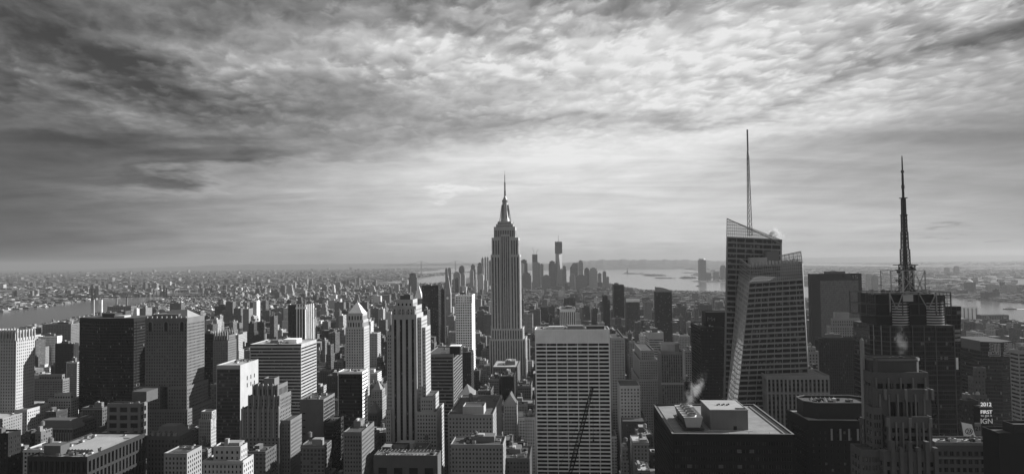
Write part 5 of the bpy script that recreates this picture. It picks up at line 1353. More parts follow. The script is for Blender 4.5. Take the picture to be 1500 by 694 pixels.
# ------------------------------------------------------------------ terrain and water
def groundmat(name, lo, hi, scale):
    m = bpy.data.materials.new(name); m.use_nodes = True; t = NT(m.node_tree); b = m.node_tree.nodes['Principled BSDF']
    g = t.n('ShaderNodeTexCoord'); n = t.noise(g.outputs['Object'], scale, 8, 0.7); n2 = t.noise(g.outputs['Object'], scale * .12, 4, 0.6)
    v = t.mixf(t.smooth(n, .38, .68), lo, hi); v = t.mul(v, t.add(.5, n2))
    m.node_tree.links.new(v, b.inputs['Base Color']); b.inputs['Roughness'].default_value = .95
    MATS[name] = m
groundmat('asphalt', .03, .06, .02); groundmat('land', .025, .085, .006)
def watermat():
    m = bpy.data.materials.new('water'); m.use_nodes = True; t = NT(m.node_tree); b = m.node_tree.nodes['Principled BSDF']
    b.inputs['Base Color'].default_value = (.09, .09, .09, 1); b.inputs['Roughness'].default_value = .16; b.inputs['IOR'].default_value = 1.33
    g = t.n('ShaderNodeTexCoord'); bp = t.n('ShaderNodeBump'); bp.inputs['Strength'].default_value = .12; bp.inputs['Distance'].default_value = 1.5
    m.node_tree.links.new(t.add(t.noise(g.outputs['Object'], .02, 6, .65), t.mul(t.noise(g.outputs['Object'], .0016, 4, .6), 2.0)), bp.inputs['Height'])
    m.node_tree.links.new(bp.outputs[0], b.inputs['Normal'])
    MATS['water'] = m
watermat()
LOD = 45000.0
b = MB(); N = 64; b.poly([(LOD * math.cos(2 * math.pi * k / N), LOD * math.sin(2 * math.pi * k / N), 0) for k in range(N)], 'land')
tag(b.build('ground'), kind='structure')
WATER = []
def resamp(pts, n=14):
    out = []
    for (x0, y0), (x1, y1) in zip(pts, pts[1:] + pts[:1]):
        for k in range(n): 
            t = k / n; out.append((x0 + (x1 - x0) * t, y0 + (y1 - y0) * t))
    return out
def shore(px, z, name='water', m='water', jit=.18, n=14):
    P = []
    for i, (x, y) in enumerate(resamp(px, n)):
        P.append(ground(x, y + jit * math.sin(i * 1.7) + jit * .6 * math.sin(i * 4.1), z))
    WATER.append([(p.x, p.y) for p in P]) if m == 'water' else None
    b = MB(); b.poly(P[::-1], m)
    o = b.build(name); tag(o, kind='structure')
    return o
shore([(-90, 462), (0, 458), (50, 452), (100, 445), (150, 436), (220, 434), (250, 428.5), (300, 427), (360, 427), (360, 430), (300, 432), (260, 437), (220, 442), (190, 449), (150, 457), (100, 468), (50, 480), (0, 490), (-90, 500)], .4, 'river')
shore([(560, 413), (600, 411), (640, 404), (690, 397), (700, 400), (680, 409), (640, 414), (600, 416)], .4, 'channel')
shore([(600, 399), (640, 396), (650, 393.5), (700, 391.5), (760, 391.5), (860, 391), (900, 391), (1000, 393.5), (1030, 398), (1010, 403), (1060, 411), (1180, 419), (1262, 425), (1390, 435), (1500, 444), (1640, 458), (1640, 492), (1500, 471), (1400, 466), (1270, 446), (1170, 435), (1060, 428), (940, 425), (900, 418), (880, 413), (760, 412), (700, 409), (690, 399), (650, 399.5), (620, 401)], .4, 'bay')
shore([(240, 392.6), (420, 391), (600, 389.7), (740, 388.6), (740, 390.2), (600, 391.6), (420, 393), (240, 394.2)], .4, 'lower_bay', jit=.1)
shore([(1150, 384.9), (1230, 386.2), (1330, 388), (1420, 388.3), (1560, 390.2), (1560, 392.6), (1420, 391), (1330, 391), (1230, 389.5), (1150, 388)], .4, 'newark_bay', jit=.3)
# peninsulas and islands
def island(px, name, h=0, n=8):
    o = shore(px, 1.0, name, 'land', .25, n)
shore([(860, 389.8), (880, 389.4), (960, 390.6), (1060, 392.5), (1080, 397), (1020, 396), (1000, 393.6), (940, 393.2)], 1.0, 'far_shore', 'land', .3)
def isle(name, px0, px1, py, h, dep=260, trees=True):
    """a low wooded island or mole with a real thickness"""
    a, c = ground(px0, py, 0), ground(px1, py, 0)
    b = MB(); n = 26; rows = 7
    L = [[None] * (rows + 1) for _ in range(n + 1)]
    for i in range(n + 1):
        t = i / n; p = a.lerp(c, t)
        w_ = dep * (.25 + .75 * math.sin(math.pi * min(max(t, .04), .96)) ** .6)
        for j in range(rows + 1):
            s_ = j / rows; hh = h * math.sin(math.pi * s_) ** .5 * (.35 + .65 * random.random()) * min(1, 5 * min(t, 1 - t) + .1)
            L[i][j] = (p.x, p.y + (s_ - .5) * w_, .6 + (hh if 0 < j < rows else 0))
    for i in range(n):
        for j in range(rows): b.quad(L[i][j], L[i + 1][j], L[i + 1][j + 1], L[i][j + 1], 'land')
    tag(b.build(name), kind='structure')
isle('island', 911, 947, 401.0, 16, 600); isle('island', 941, 976, 403.5, 26, 700); isle('island', 958, 990, 407.5, 14, 300); isle('island', 995, 1022, 407.3, 24, 300)
isle('island', 928, 990, 394.4, 12, 900); isle('island', 1000, 1024, 399.8, 14, 400); isle('island', 1015, 1062, 412.4, 14, 500)
def ridge(name, prof, Y, dep=2500):
    """far hills: profile in photograph rows, built as a smooth mound at distance Y"""
    b = MB(); n = 60; rows = 8; L = []
    for i in range(n + 1):
        t = i / n; px = prof[0][0] + (prof[-1][0] - prof[0][0]) * t
        for (x0, y0), (x1, y1) in zip(prof, prof[1:]):
            if x0 <= px <= x1: py = y0 + (y1 - y0) * (px - x0) / (x1 - x0)
        p = at(px, py, Y); h = max(p.z, 2) * (1 + .05 * math.sin(i * 2.3) + .04 * math.sin(i * 5.1))
        L.append([(p.x * (1 + (j / rows - .5) * dep / Y), Y + (j / rows - .5) * dep, h * math.sin(math.pi * j / rows) ** .8 if 0 < j < rows else -.5) for j in range(rows + 1)])
    for i in range(n):
        for j in range(rows): b.quad(L[i][j], L[i + 1][j], L[i + 1][j + 1], L[i][j + 1], 'land')
    o = b.build(name); tag(o, kind='structure')
    for p in o.data.polygons: p.use_smooth = True
ridge('hills', [(150, 394), (260, 390.5), (330, 387.8), (450, 386.8), (640, 385.2), (740, 384.6), (800, 385)], 34000, 5000)
ridge('hills', [(770, 388), (830, 384.5), (870, 381), (905, 380.2), (950, 380.6), (1000, 380.5), (1060, 382.2), (1110, 384)], 19000, 5000)
ridge('hills', [(1150, 378.5), (1250, 376.2), (1350, 375.0), (1450, 373.8), (1560, 373.2), (1700, 374)], 36000, 5000)

# ------------------------------------------------------------------ bridges, statue, chimneys, boats, crane
def bridge(name, label, Y0, pxs, pyt, pyd, ends, roadz_pix, tw, mats='dark_steel', cab=1.2, truss=9, Y1=None):
    Y1 = Y1 or Y0
    A = at(pxs[0], pyt, Y0); B = at(pxs[1], pyt, Y1); ht = (A.z + B.z) / 2
    zd = at(pxs[0], pyd, Y0).z
    r = empty(name, (A.x, A.y, 0)); tag(r, label, 'bridge')
    dirv = Vector((B.x - A.x, B.y - A.y, 0)); span = dirv.length; dirv.normalize(); nv = Vector((-dirv.y, dirv.x, 0))
    def loc(t, side, z): return dirv * t + nv * side + Vector((0, 0, z))
    hw = tw * .5
    for t in (0, span):
        b = MB()
        for s_ in (-hw, hw):
            for q in (-tw * .12, tw * .12): b.bar(loc(t + q, s_, 0), loc(t + q * .7, s_ * .9, ht), tw * .09, mats)
        for z in (zd * .9, zd + (ht - zd) * .45, ht * .98): b.bar(loc(t, -hw, z), loc(t, hw, z), tw * .09, mats)
        for (z0, z1) in ((zd, zd + (ht - zd) * .45), (zd + (ht - zd) * .45, ht)):
            b.bar(loc(t, -hw, z0), loc(t, hw, z1), tw * .04, mats); b.bar(loc(t, hw, z0), loc(t, -hw, z1), tw * .04, mats)
        b.build('bridge_tower', None, r)
    t0, t1 = -ends[0], span + ends[1]
    b = MB()
    for s_ in (-hw * .8, hw * .8):
        b.bar(loc(t0, s_, zd), loc(t1, s_, zd), truss * .28, mats); b.bar(loc(t0, s_, zd + truss), loc(t1, s_, zd + truss), truss * .12, mats)
        n = int((t1 - t0) / (truss * 1.6))
        for k in range(n):
            ta = t0 + (t1 - t0) * k / n; tb = t0 + (t1 - t0) * (k + 1) / n; b.bar(loc(ta, s_, zd), loc(tb, s_, zd + truss) if k % 2 else loc(ta, s_, zd + truss), truss * .1, mats)
    b.quad(loc(t0, -hw * .8, zd), loc(t1, -hw * .8, zd), loc(t1, hw * .8, zd), loc(t0, hw * .8, zd), mats)
    b.build('deck', None, r)
    for s_ in (-hw, hw):
        b = MB(); pts = []
        for k in range(25):
            u = k / 24; pts.append(loc(span * u, s_, ht - (ht - zd - truss) * (1 - (2 * u - 1) ** 2)))
        pts = [loc(-span * .45, s_, zd)] + pts + [loc(span * 1.45, s_, zd)]
        for p, q in zip(pts, pts[1:]): b.bar(p, q, cab, mats)
        b.build('cable', None, r)
    for k in range(1, int((t1 - t0) / 160)):
        t = t0 + 160 * k
        if 40 < t < span - 40: continue
        b = MB(); b.bar(loc(t, -hw * .7, 0), loc(t, -hw * .7, zd), 2.2, mats); b.bar(loc(t, hw * .7, 0), loc(t, hw * .7, zd), 2.2, mats); b.bar(loc(t, -hw * .8, zd * .85), loc(t, hw * .8, zd * .85), 2.4, mats)
        b.build('viaduct_pier', None, r)
bridge('suspension_bridge', 'dark steel suspension bridge with two latticed towers crossing the river at far left', 5000, (137, 242), 421.5, 435, (260, 420), 0, 38, 'black_metal', cab=1.6, truss=13)
bridge('suspension_bridge', 'tiny distant suspension bridge on the horizon, left of the central spire', 16500, (617, 667), 382.2, 388.4, (900, 900), 0, 60, 'steel', cab=3.5, truss=14)
def statue():
    p = ground(919, 400.6); r = empty('statue', (p.x, p.y, 8)); tag(r, 'tiny robed statue raising a torch on its pedestal, on the island in the bay', 'statue')
    b = MB(); b.lathe(0, 0, [(60, 0), (60, 7), (48, 8)], 10, 'grey_stone'); b.build('star_fort', None, r)
    b = MB(); b.box(-14, 14, -14, 14, 8, 20, 'limestone'); b.pyramid(-11, 11, -11, 11, 20, 52, 'limestone', top=.72); b.build('pedestal', None, r)
    b = MB(); b.lathe(0, 0, [(7, 52), (6.5, 70), (5.2, 82), (4.6, 90), (1.8, 92), (2.6, 95), (2.4, 99), (.5, 101)], 12, 'slate'); b.bar((3, 0, 88), (6, 0, 104), 1.6, 'slate'); b.lathe(6.3, 0, [(1.2, 104), (2.4, 106), (1.2, 109), (.2, 111)], 8, 'galvanised')
    for k in range(7):
        a = math.pi * k / 6; b.bar((0, 0, 98), (5 * math.cos(a), 0, 98 + 5 * math.sin(a)), .4, 'slate')
    b.build('robed_figure', None, r)
statue()
for i, (px, yt, yb, m, lab) in enumerate(((137.5, 436.5, 462, 'pale_stone', 'pale smokestack, leftmost of the four in front of the river bridge'), (149, 436.5, 462, 'white_stone', 'brighter white smokestack, second from the left of the four'), (171, 434, 450, 'concrete', 'dark-capped smokestack at the left end of the power plant roof'), (186, 434, 450, 'tan_brick', 'dark-capped smokestack at the right end of the power plant roof'))):
    p = at(px, yt, 3000); r = empty('smokestack', (p.x, p.y, 0)); tag(r, lab, 'smokestack', 'smokestacks of the power plant')
    b = MB(); b.lathe(0, 0, [(4.6, 0), (3.4, p.z - 6)], 14, m); b.build('shaft', None, r)
    b = MB(); b.lathe(0, 0, [(3.4, p.z - 6), (3.7, p.z), (2.8, p.z)], 14, 'dark_stone'); b.build('cap', None, r)
T, d = simple('power_plant', 'dark brick power plant with stepped roof under the two right smokestacks', 'power plant', 157, 192, 449, 2900, 200, None, 'tan_brick', fl=14, bay=9, fw=.4, fh=.6, clut=4); T.finish()
def boat(px, py, L_, lab, wake, rz=0.0):
    p = ground(px, py, .5); r = empty('boat', (p.x, p.y, .5), rz); tag(r, lab, 'boat', 'boats on the water')
    h = MB(); w_ = L_ * .13
    pr = [(-L_ / 2, .7), (-L_ / 2 * .9, 1), (L_ * .25, 1), (L_ * .42, .6), (L_ / 2, .02)]
    for (x0, k0), (x1, k1) in zip(pr, pr[1:]):
        for s_ in (-1, 1): h.quad((x0, s_ * w_ * k0 * .7, 0), (x1, s_ * w_ * k1 * .7, 0), (x1, s_ * w_ * k1, 3.2), (x0, s_ * w_ * k0, 3.2), 'dark_steel')
        h.quad((x0, -w_ * k0, 3.2), (x1, -w_ * k1, 3.2), (x1, w_ * k1, 3.2), (x0, w_ * k0, 3.2), 'galvanised')
    h.build('hull', None, r)
    c = MB(); c.box(-L_ * .35, L_ * .2, -w_ * .7, w_ * .7, 3.2, 7, 'white_stone'); c.box(-L_ * .2, L_ * .1, -w_ * .5, w_ * .5, 7, 10, 'pale_stone'); c.bar((0, 0, 10), (0, 0, 15), .4, 'steel'); c.build('cabin', None, r)
    if wake:
        q = MB(); n = 14
        for k in range(n):
            a, e = -L_ / 2 - wake * k / n, -L_ / 2 - wake * (k + 1) / n; wa, we = w_ * (1 + k * .25), w_ * (1 + (k + 1) * .25)
            q.quad((e, -we, .06), (a, -wa, .06), (a, wa, .06), (e, we, .06), 'sign_white')
        o = q.build('wake'); o.location = (p.x, p.y, .5); o.rotation_euler = (0, 0, rz); tag(o, kind='stuff', label='white foam wake trailing behind the right-hand river boat')
boat(1479, 452.5, 60, 'white-cabined ferry with a foam wake on the river at far right', 500, math.radians(176)); boat(1023, 419, 45, 'small boat alone on the bay between the islands and the nearer shore', 0); boat(1421, 440, 30, 'small boat on the river, right of the masted tower', 0)

def crane():
    p0, p1 = at(832, 700, 560), at(868, 566, 552)
    r = empty('crane', (p0.x, p0.y, 0)); tag(r, 'dark lattice boom crane leaning in front of the white grid slab', 'crane')
    o = Vector((p0.x, p0.y, 0))
    def lattice(b, a, c, r0, r1, n, th):
        d = (c - a).normalized(); u = Vector((0, 1, 0)); v = d.cross(u).normalized()
        for k in range(n):
            t0, t1 = k / n, (k + 1) / n
            f = lambda t: (r0 + (r1 - r0) * t) * (min(1, .35 + 3 * t) if t < .3 else 1)
            A = a.lerp(c, t0); B = a.lerp(c, t1)
            ca = [A + u * s1 * f(t0) + v * s2 * f(t0) for s1, s2 in ((-1, -1), (1, -1), (1, 1), (-1, 1))]
            cb = [B + u * s1 * f(t1) + v * s2 * f(t1) for s1, s2 in ((-1, -1), (1, -1), (1, 1), (-1, 1))]
            for j in range(4):
                b.bar(ca[j], cb[j], th, 'black_metal'); b.bar(ca[j], cb[(j + 1) % 4], th * .6, 'black_metal'); b.bar(cb[j], cb[(j + 1) % 4], th * .6, 'black_metal')
    b = MB(); lattice(b, Vector((0, 0, 0)), Vector((0, 0, p0.z - 4)), 1.8, 1.8, 26, .3); b.build('mast', None, r)
    b = MB(); lattice(b, Vector((0, 0, p0.z - 2)), p1 - o, 1.8, .8, 26, .27); b.build('boom', None, r)
    b = MB(); b.box(-4, 2, -2, 2, p0.z - 4, p0.z, 'black_metal'); b.box(-10, -6, -2.5, 2.5, p0.z - 5, p0.z - 1, 'dark_stone'); b.bar((-8, 0, p0.z - 1), (0, 0, p0.z - 1), .6, 'black_metal'); b.build('cab', None, r)
    b = MB(); t = p1 - o; b.bar(t, t + Vector((0, 0, -42)), .12, 'black_metal'); b.box(t.x - .6, t.x + .6, t.y - .6, t.y + .6, t.z - 44, t.z - 42, 'black_metal', bottom=True); b.bar(Vector((-8, 0, p0.z + 6)), t * .97 + Vector((0, 0, 2)), .14, 'black_metal'); b.build('hoist_cable', None, r)
crane()

esb(); grid_slab(); five_hundred(); lincoln(); black_tower(); white_crown(); ribbon_big(); glass_and_white(); deco_brown(); black_cube(); pyramid_tower(); fluted_east()
misc(); strip_block(); fore_block(); octagon_block(); postmodern(); crystal(); masted(); times_square()

# ------------------------------------------------------------------ downtown cluster, each tower its own thing
def tone_attr(me, vals):
    a = me.attributes.new('tone', 'FLOAT_VECTOR', 'FACE')
    a.data.foreach_set('vector', np.array(vals, dtype=np.float32).ravel())
class CB(MB):
    """mesh builder for shader-windowed masonry: every face carries (albedo, window width share, window height share)"""
    def __init__(s):
        super().__init__(); s.tone = []
    def prism(s, x0, x1, y0, y1, z0, z1, al, ww, wh, roof=None):
        o = random.random() * 50
        for (a, b_, c, e) in ((x0, y0, x1, y0), (x1, y0, x1, y1), (x1, y1, x0, y1), (x0, y1, x0, y0)):
            w_ = math.hypot(c - a, e - b_)
            s.quad((a, b_, z0), (c, e, z0), (c, e, z1), (a, b_, z1), 'masonry_with_windows', [(o, z0), (o + w_, z0), (o + w_, z1), (o, z1)]); s.tone.append((al, ww, wh))
        if roof is not None:
            s.quad((x0, y0, z1), (x1, y0, z1), (x1, y1, z1), (x0, y1, z1), 'masonry_with_windows'); s.tone.append((roof, 0, 0))
    def build(s, name, m=None, parent=None):
        if not s.f: return None
        me = s.mesh(name, m); tone_attr(me, s.tone)
        o = bpy.data.objects.new(name, me); COL.objects.link(o)
        if parent is not None: o.parent = parent
        return o
def cbox(name, parent, *a):
    b = CB(); b.prism(*a); return b.build(name, None, parent)
DT = [(598, 610.5, 401.5, 4700, .10, 'dark slab with slightly rounded top, between the striped setback tower and dark slab'),
      (652, 655, 393.5, 5300, .10, 'thin dark half of a twin slab just behind the clock tower lantern'), (655.3, 661, 393, 5350, .26, 'pale half of a twin slab just behind the clock tower lantern'),
      (664, 674, 399, 5400, .22, 'boxy grey tower above the white gridded tower, left of centre'), (672, 680, 390, 5600, .09, 'dark tower with a chamfered top above the white gridded tower'),
      (666.5, 672, 408, 3900, .05, 'near-black thin tower in front of the boxy grey one'), (689, 696, 390, 5700, .10, 'dark square tower left of the needle-topped downtown towers'),
      (699, 706, 385.5, 5700, .14, 'dark stepped tower left of the paired slim downtown towers'), (705, 708.4, 380, 5750, .22, 'slim pointed tower left of the paired slim downtown towers'),
      (709.6, 712.3, 377, 5700, .30, 'left one of the two equal slim pale towers beside the central spire'), (712.9, 715.6, 377, 5720, .30, 'right one of the two equal slim pale towers beside the central spire'),
      (716, 719.5, 382, 5600, .13, 'tower half hidden by the left edge of the central spire'), (688, 693.5, 396, 5500, .26, 'pale small tower below the dark square downtown tower'),
      (695, 698.4, 409, 4900, .6, 'bright white narrow block among the roofs left of the central spire'), (700, 708, 402, 5000, .42, 'pale paired block below the stepped dark tower'), (708.6, 714, 411, 4700, .35, 'low pale block nearest the left edge of the central spire'),
      (675, 681, 400.5, 5300, .24, 'grey block right of the boxy grey tower'), (677, 683, 420, 4100, .5, 'white low block close above the white gridded tower'),
      (762, 772, 381, 5500, .06, 'dark square tower just right of the central spire'), (762, 767.5, 386, 5450, .45, 'pale tower set against the dark square one right of the central spire'),
      (764.6, 778, 400, 5100, .12, 'broad dark block below the dark square tower right of the central spire'), (791, 796, 387, 5800, .28, 'slim pale tower between the crane-topped tower and the flat dark one'),
      (803.6, 813.7, 383, 5600, .11, 'flat-topped dark tower immediately left of the tallest downtown tower'), (823.8, 829.5, 390, 5500, .17, 'tower tucked behind the right side of the tallest downtown tower'),
      (793.5, 806.6, 403.6, 5200, .15, 'low stepped dark block below the flat-topped dark tower'), (834, 842, 401.6, 5200, .20, 'low grey block left of the wide sloped-top tower'),
      (846.8, 854, 382, 5700, .30, 'gridded tower with a dark cap, right of the sloped-top tower'), (843, 859.5, 403, 5300, .14, 'wide dark base block under the dark-capped gridded tower'),
      (856, 863, 393, 5500, .10, 'dark tower adjoining the wide pale gridded one at the water'), (863, 875, 393, 5400, .32, 'wide pale gridded tower near the water, right downtown'),
      (875.7, 881, 400.5, 5600, .2, 'short tower right of the wide pale gridded one'), (883, 888, 398, 5600, .17, 'slim tower at the right end of downtown'), (888.5, 892, 405.6, 5500, .2, 'last low tower at the right end of downtown'),
      (1036, 1042, 400, 8200, .2, 'short block right of the lone tall riverside tower'), (1045, 1053, 398.5, 8300, .22, 'broad short block across the bay left of the crystal tower'), (1055.5, 1063, 389, 8100, .14, 'taller block at the left edge of the crystal tower, across the bay'),
      (1270, 1276, 401.5, 4700, .4, 'pale tower across the river between the monolith and the masted tower'), (1277.5, 1286, 403.5, 4700, .25, 'grey tower pair across the river left of the mast'),
      (1450, 1465, 417, 4500, .3, 'wide pale block across the river at far right'), (1474, 1489, 417, 4450, .3, 'second wide pale block across the river, nearest the right edge'),
      (1386, 1391, 392, 9500, .14, 'faint distant tower on the far right hills, first of two'), (1399, 1405, 390, 9500, .14, 'taller faint distant tower on the far right hills')]
def downtown():
    for (x0, x1, y, D, al, lab) in DT:
        P = at(x0, y, D); w_ = (x1 - x0) / 1000 * D; H = P.z; dep = min(w_, 45)
        r = empty('skyscraper', (P.x, P.y, 0), -random.uniform(0.0, .12)); tag(r, lab, 'skyscraper', 'distant high-rises')
        al_ = al * 1.05
        b = CB(); h1 = H * random.uniform(.86, .95) if w_ > 30 else H
        b.prism(0, w_, 0, dep, 0, h1, al_, .5, .5, al_ * .8)
        if h1 < H: b.prism(w_ * .12, w_ * .9, dep * .1, dep * .9, h1, H, al_, .5, .5, al_ * .8)
        b.build('wall', None, r)
        cbox('penthouse', r, w_ * .3, w_ * .7, dep * .3, dep * .7, H, H + 6, al_ * .7, 0, 0, .2)
        if 'pointed' in lab or 'needle' in lab:
            q = MB(); q.pyramid(0, w_, 0, dep, H, H + 22, 'slate', top=.05); q.build('pointed_roof', None, r)
        if 'rounded' in lab:
            q = MB(); q.lathe(w_ / 2, dep / 2, [(w_ * .4, H), (w_ * .3, H + 6), (w_ * .1, H + 9)], 12, 'dark_stone'); q.build('rounded_top', None, r)
    # tallest downtown tower, under construction
    D = 5600; P = at(813, 354, D); w_ = 57.; H = P.z
    glass('pale_facet', .28, .25, frame=.2, mull=6, wid=.1, floor=16, fl_w=.1, fl_v=.2, blind=0, spec=.6)
    r = empty('skyscraper', (P.x, P.y, 0), -.05); tag(r, 'tallest downtown tower, tapering pale glass under a dark unfinished top with mast', 'skyscraper')
    zt = at(813, 371, D).z; c = w_ / 2
    sq = [(0, 0), (w_, 0), (w_, w_), (0, w_)]; dm = [(c, -c * .18), (w_ * 1.0, c), (c, w_), (0, c)]
    b = MB(); k_ = .25
    for k in range(4):
        a, e = sq[k], sq[(k + 1) % 4]; m_ = ((a[0] + e[0]) / 2, (a[1] + e[1]) / 2); 
        b.poly([(a[0], a[1], 0), (e[0], e[1], 0), (c + (m_[0] - c) * .92, c + (m_[1] - c) * .92, zt)], 'pale_facet'); m2 = ((e[0] + sq[(k + 2) % 4][0]) / 2, (e[1] + sq[(k + 2) % 4][1]) / 2)
        b.poly([(e[0], e[1], 0), (c + (m2[0] - c) * .92, c + (m2[1] - c) * .92, zt), (c + (m_[0] - c) * .92, c + (m_[1] - c) * .92, zt)], 'steel')
    b.build('glass_shaft', None, r)
    b = CB(); b.prism(-1, w_ + 1, -1, w_ + 1, zt + .2, H, .06, .8, .6, .1); b.build('unfinished_top', None, r)
    b = MB(); b.bar((c, c, H), (c, c, at(818, 344.5, D).z), 1.6, 'steel'); b.bar((c - 8, c, H + 2), (c + 8, c, H + 10), 1.2, 'dark_steel'); b.build('mast', None, r)
    D = 5500; P = at(779.5, 372.5, D); H = P.z; w_ = 49
    r = empty('skyscraper', (P.x, P.y, 0), -.05); tag(r, 'downtown tower with dark unfinished floors and two cranes on top, right of the central spire', 'skyscraper')
    cbox('wall', r, 0, w_, 0, 50, 0, at(780, 383.5, D).z, .25, .5, .5, .2); cbox('unfinished_top', r, 0, w_ * .86, 3, 45, at(780, 383.5, D).z + .1, H, .07, .7, .6, .1)
    cbox('side_wing', r, w_, w_ + 12, 5, 45, 0, at(788, 385, D).z, .2, .5, .5, .2)
    for (x_, dx, h) in ((14, -10, 55), (34, 16, 42)):
        b = MB(); b.bar((x_, 20, H), (x_, 20, H + 22), 1.3, 'dark_steel'); b.bar((x_, 20, H + 18), (x_ + dx, 20, H + h), 1.1, 'dark_steel'); b.build('tower_crane', None, r)
    # sloped-top tower
    D = 5600; P = at(835, 385, D); w_ = 64; H = P.z; H2 = at(835, 392, D).z
    r = empty('skyscraper', (P.x, P.y, 0), -.05); tag(r, 'wide downtown tower whose top slopes down to the left', 'skyscraper')
    b = CB(); b.prism(0, w_, 0, 45, 0, H2, .15, .4, .5, None)
    for y_ in (0, 45):
        b.poly([(0, y_, H2), (w_, y_, H2), (w_, y_, H), (w_ * .4, y_, H)], 'masonry_with_windows'); b.tone.append((.15, 0, 0))
    b.quad((0, 0, H2), (w_ * .4, 0, H), (w_ * .4, 45, H), (0, 45, H2), 'masonry_with_windows'); b.tone.append((.25, 0, 0)); b.quad((w_ * .4, 0, H), (w_, 0, H), (w_, 45, H), (w_ * .4, 45, H), 'masonry_with_windows'); b.tone.append((.2, 0, 0))
    b.quad((w_, 0, H2), (w_, 45, H2), (w_, 45, H), (w_, 0, H), 'masonry_with_windows'); b.tone.append((.15, 0, 0))
    b.build('wall', None, r)
    # lone riverside tower across the bay
    D = 8000; P = at(1024.3, 379, D); w_ = 78; H = P.z
    r = empty('skyscraper', (P.x, P.y, 0)); tag(r, 'lone tall rounded-top tower standing across the bay, left of the crystal tower', 'skyscraper')
    cbox('wall', r, 0, w_, 0, 60, 0, H - 16, .16, .5, .5, .3)
    b = MB(); b.lathe(w_ / 2, 30, [(w_ * .5, H - 16), (w_ * .49, H - 6), (w_ * .44, H), (w_ * .2, H + 1)], 16, 'steel'); b.build('rounded_crown', None, r)
    D = 4600; P = at(1416, 413, D); w_ = 60
    r = empty('apartment_tower', (P.x, P.y, 0)); tag(r, 'dark tower with a small white domed top across the river, right of the mast', 'apartment tower')
    cbox('wall', r, 0, w_, 0, 30, 0, P.z, .12, .5, .5, .2)
    b = MB(); b.lathe(w_ / 2, 15, [(20, P.z), (17, P.z + 7), (9, P.z + 11), (1, P.z + 13)], 14, 'white_stone'); b.build('dome', None, r)
downtown()

# ------------------------------------------------------------------ the city fabric on its street grid
def inpoly(x, y, P):
    c = False; j = len(P) - 1
    for i in range(len(P)):
        xi, yi = P[i]; xj, yj = P[j]
        if (yi > y) != (yj > y) and x < (xj - xi) * (y - yi) / (yj - yi) + xi: c = not c
        j = i
    return c
BB = [(min(p[0] for p in P), max(p[0] for p in P), min(p[1] for p in P), max(p[1] for p in P)) for P in WATER]
def wet(x, y):
    for P, (a, b_, c, e) in zip(WATER, BB):
        if a <= x <= b_ and c <= y <= e and inpoly(x, y, P): return True
    return False
FAR = [(-100, 461), (0, 457), (100, 444), (150, 435), (240, 430), (300, 426), (360, 426), (450, 421), (560, 413), (640, 405), (700, 404), (880, 404), (1000, 404), (1060, 412), (1180, 419), (1262, 425), (1390, 435), (1500, 444), (1640, 458)]
def far_side(x, y):
    """beyond the rivers?"""
    p = proj((x, y, 0))
    if p is None: return False
    for (x0, y0), (x1, y1) in zip(FAR, FAR[1:]):
        if x0 <= p[0] <= x1: return p[1] < y0 + (y1 - y0) * (p[0] - x0) / (x1 - x0)
    return False
LIM = [(0, 660), (650, 650), (800, 612), (1000, 560), (1300, 500), (1800, 458), (2600, 433), (4000, 418), (6000, 408), (9000, 402), (16000, 395), (40000, 380)]
def lim(D):
    for (a, y0), (b_, y1) in zip(LIM, LIM[1:]):
        if a <= D < b_: return y0 + (y1 - y0) * (D - a) / (b_ - a)
    return 380
LOTS = []   # (grid a0,a1,b0,b1, height, kind)
PARK = (ground(893, 690), 0)
park_a0 = togrid(at(896, 660, 880))[0]; park_a1 = togrid(at(952, 660, 880))[0]
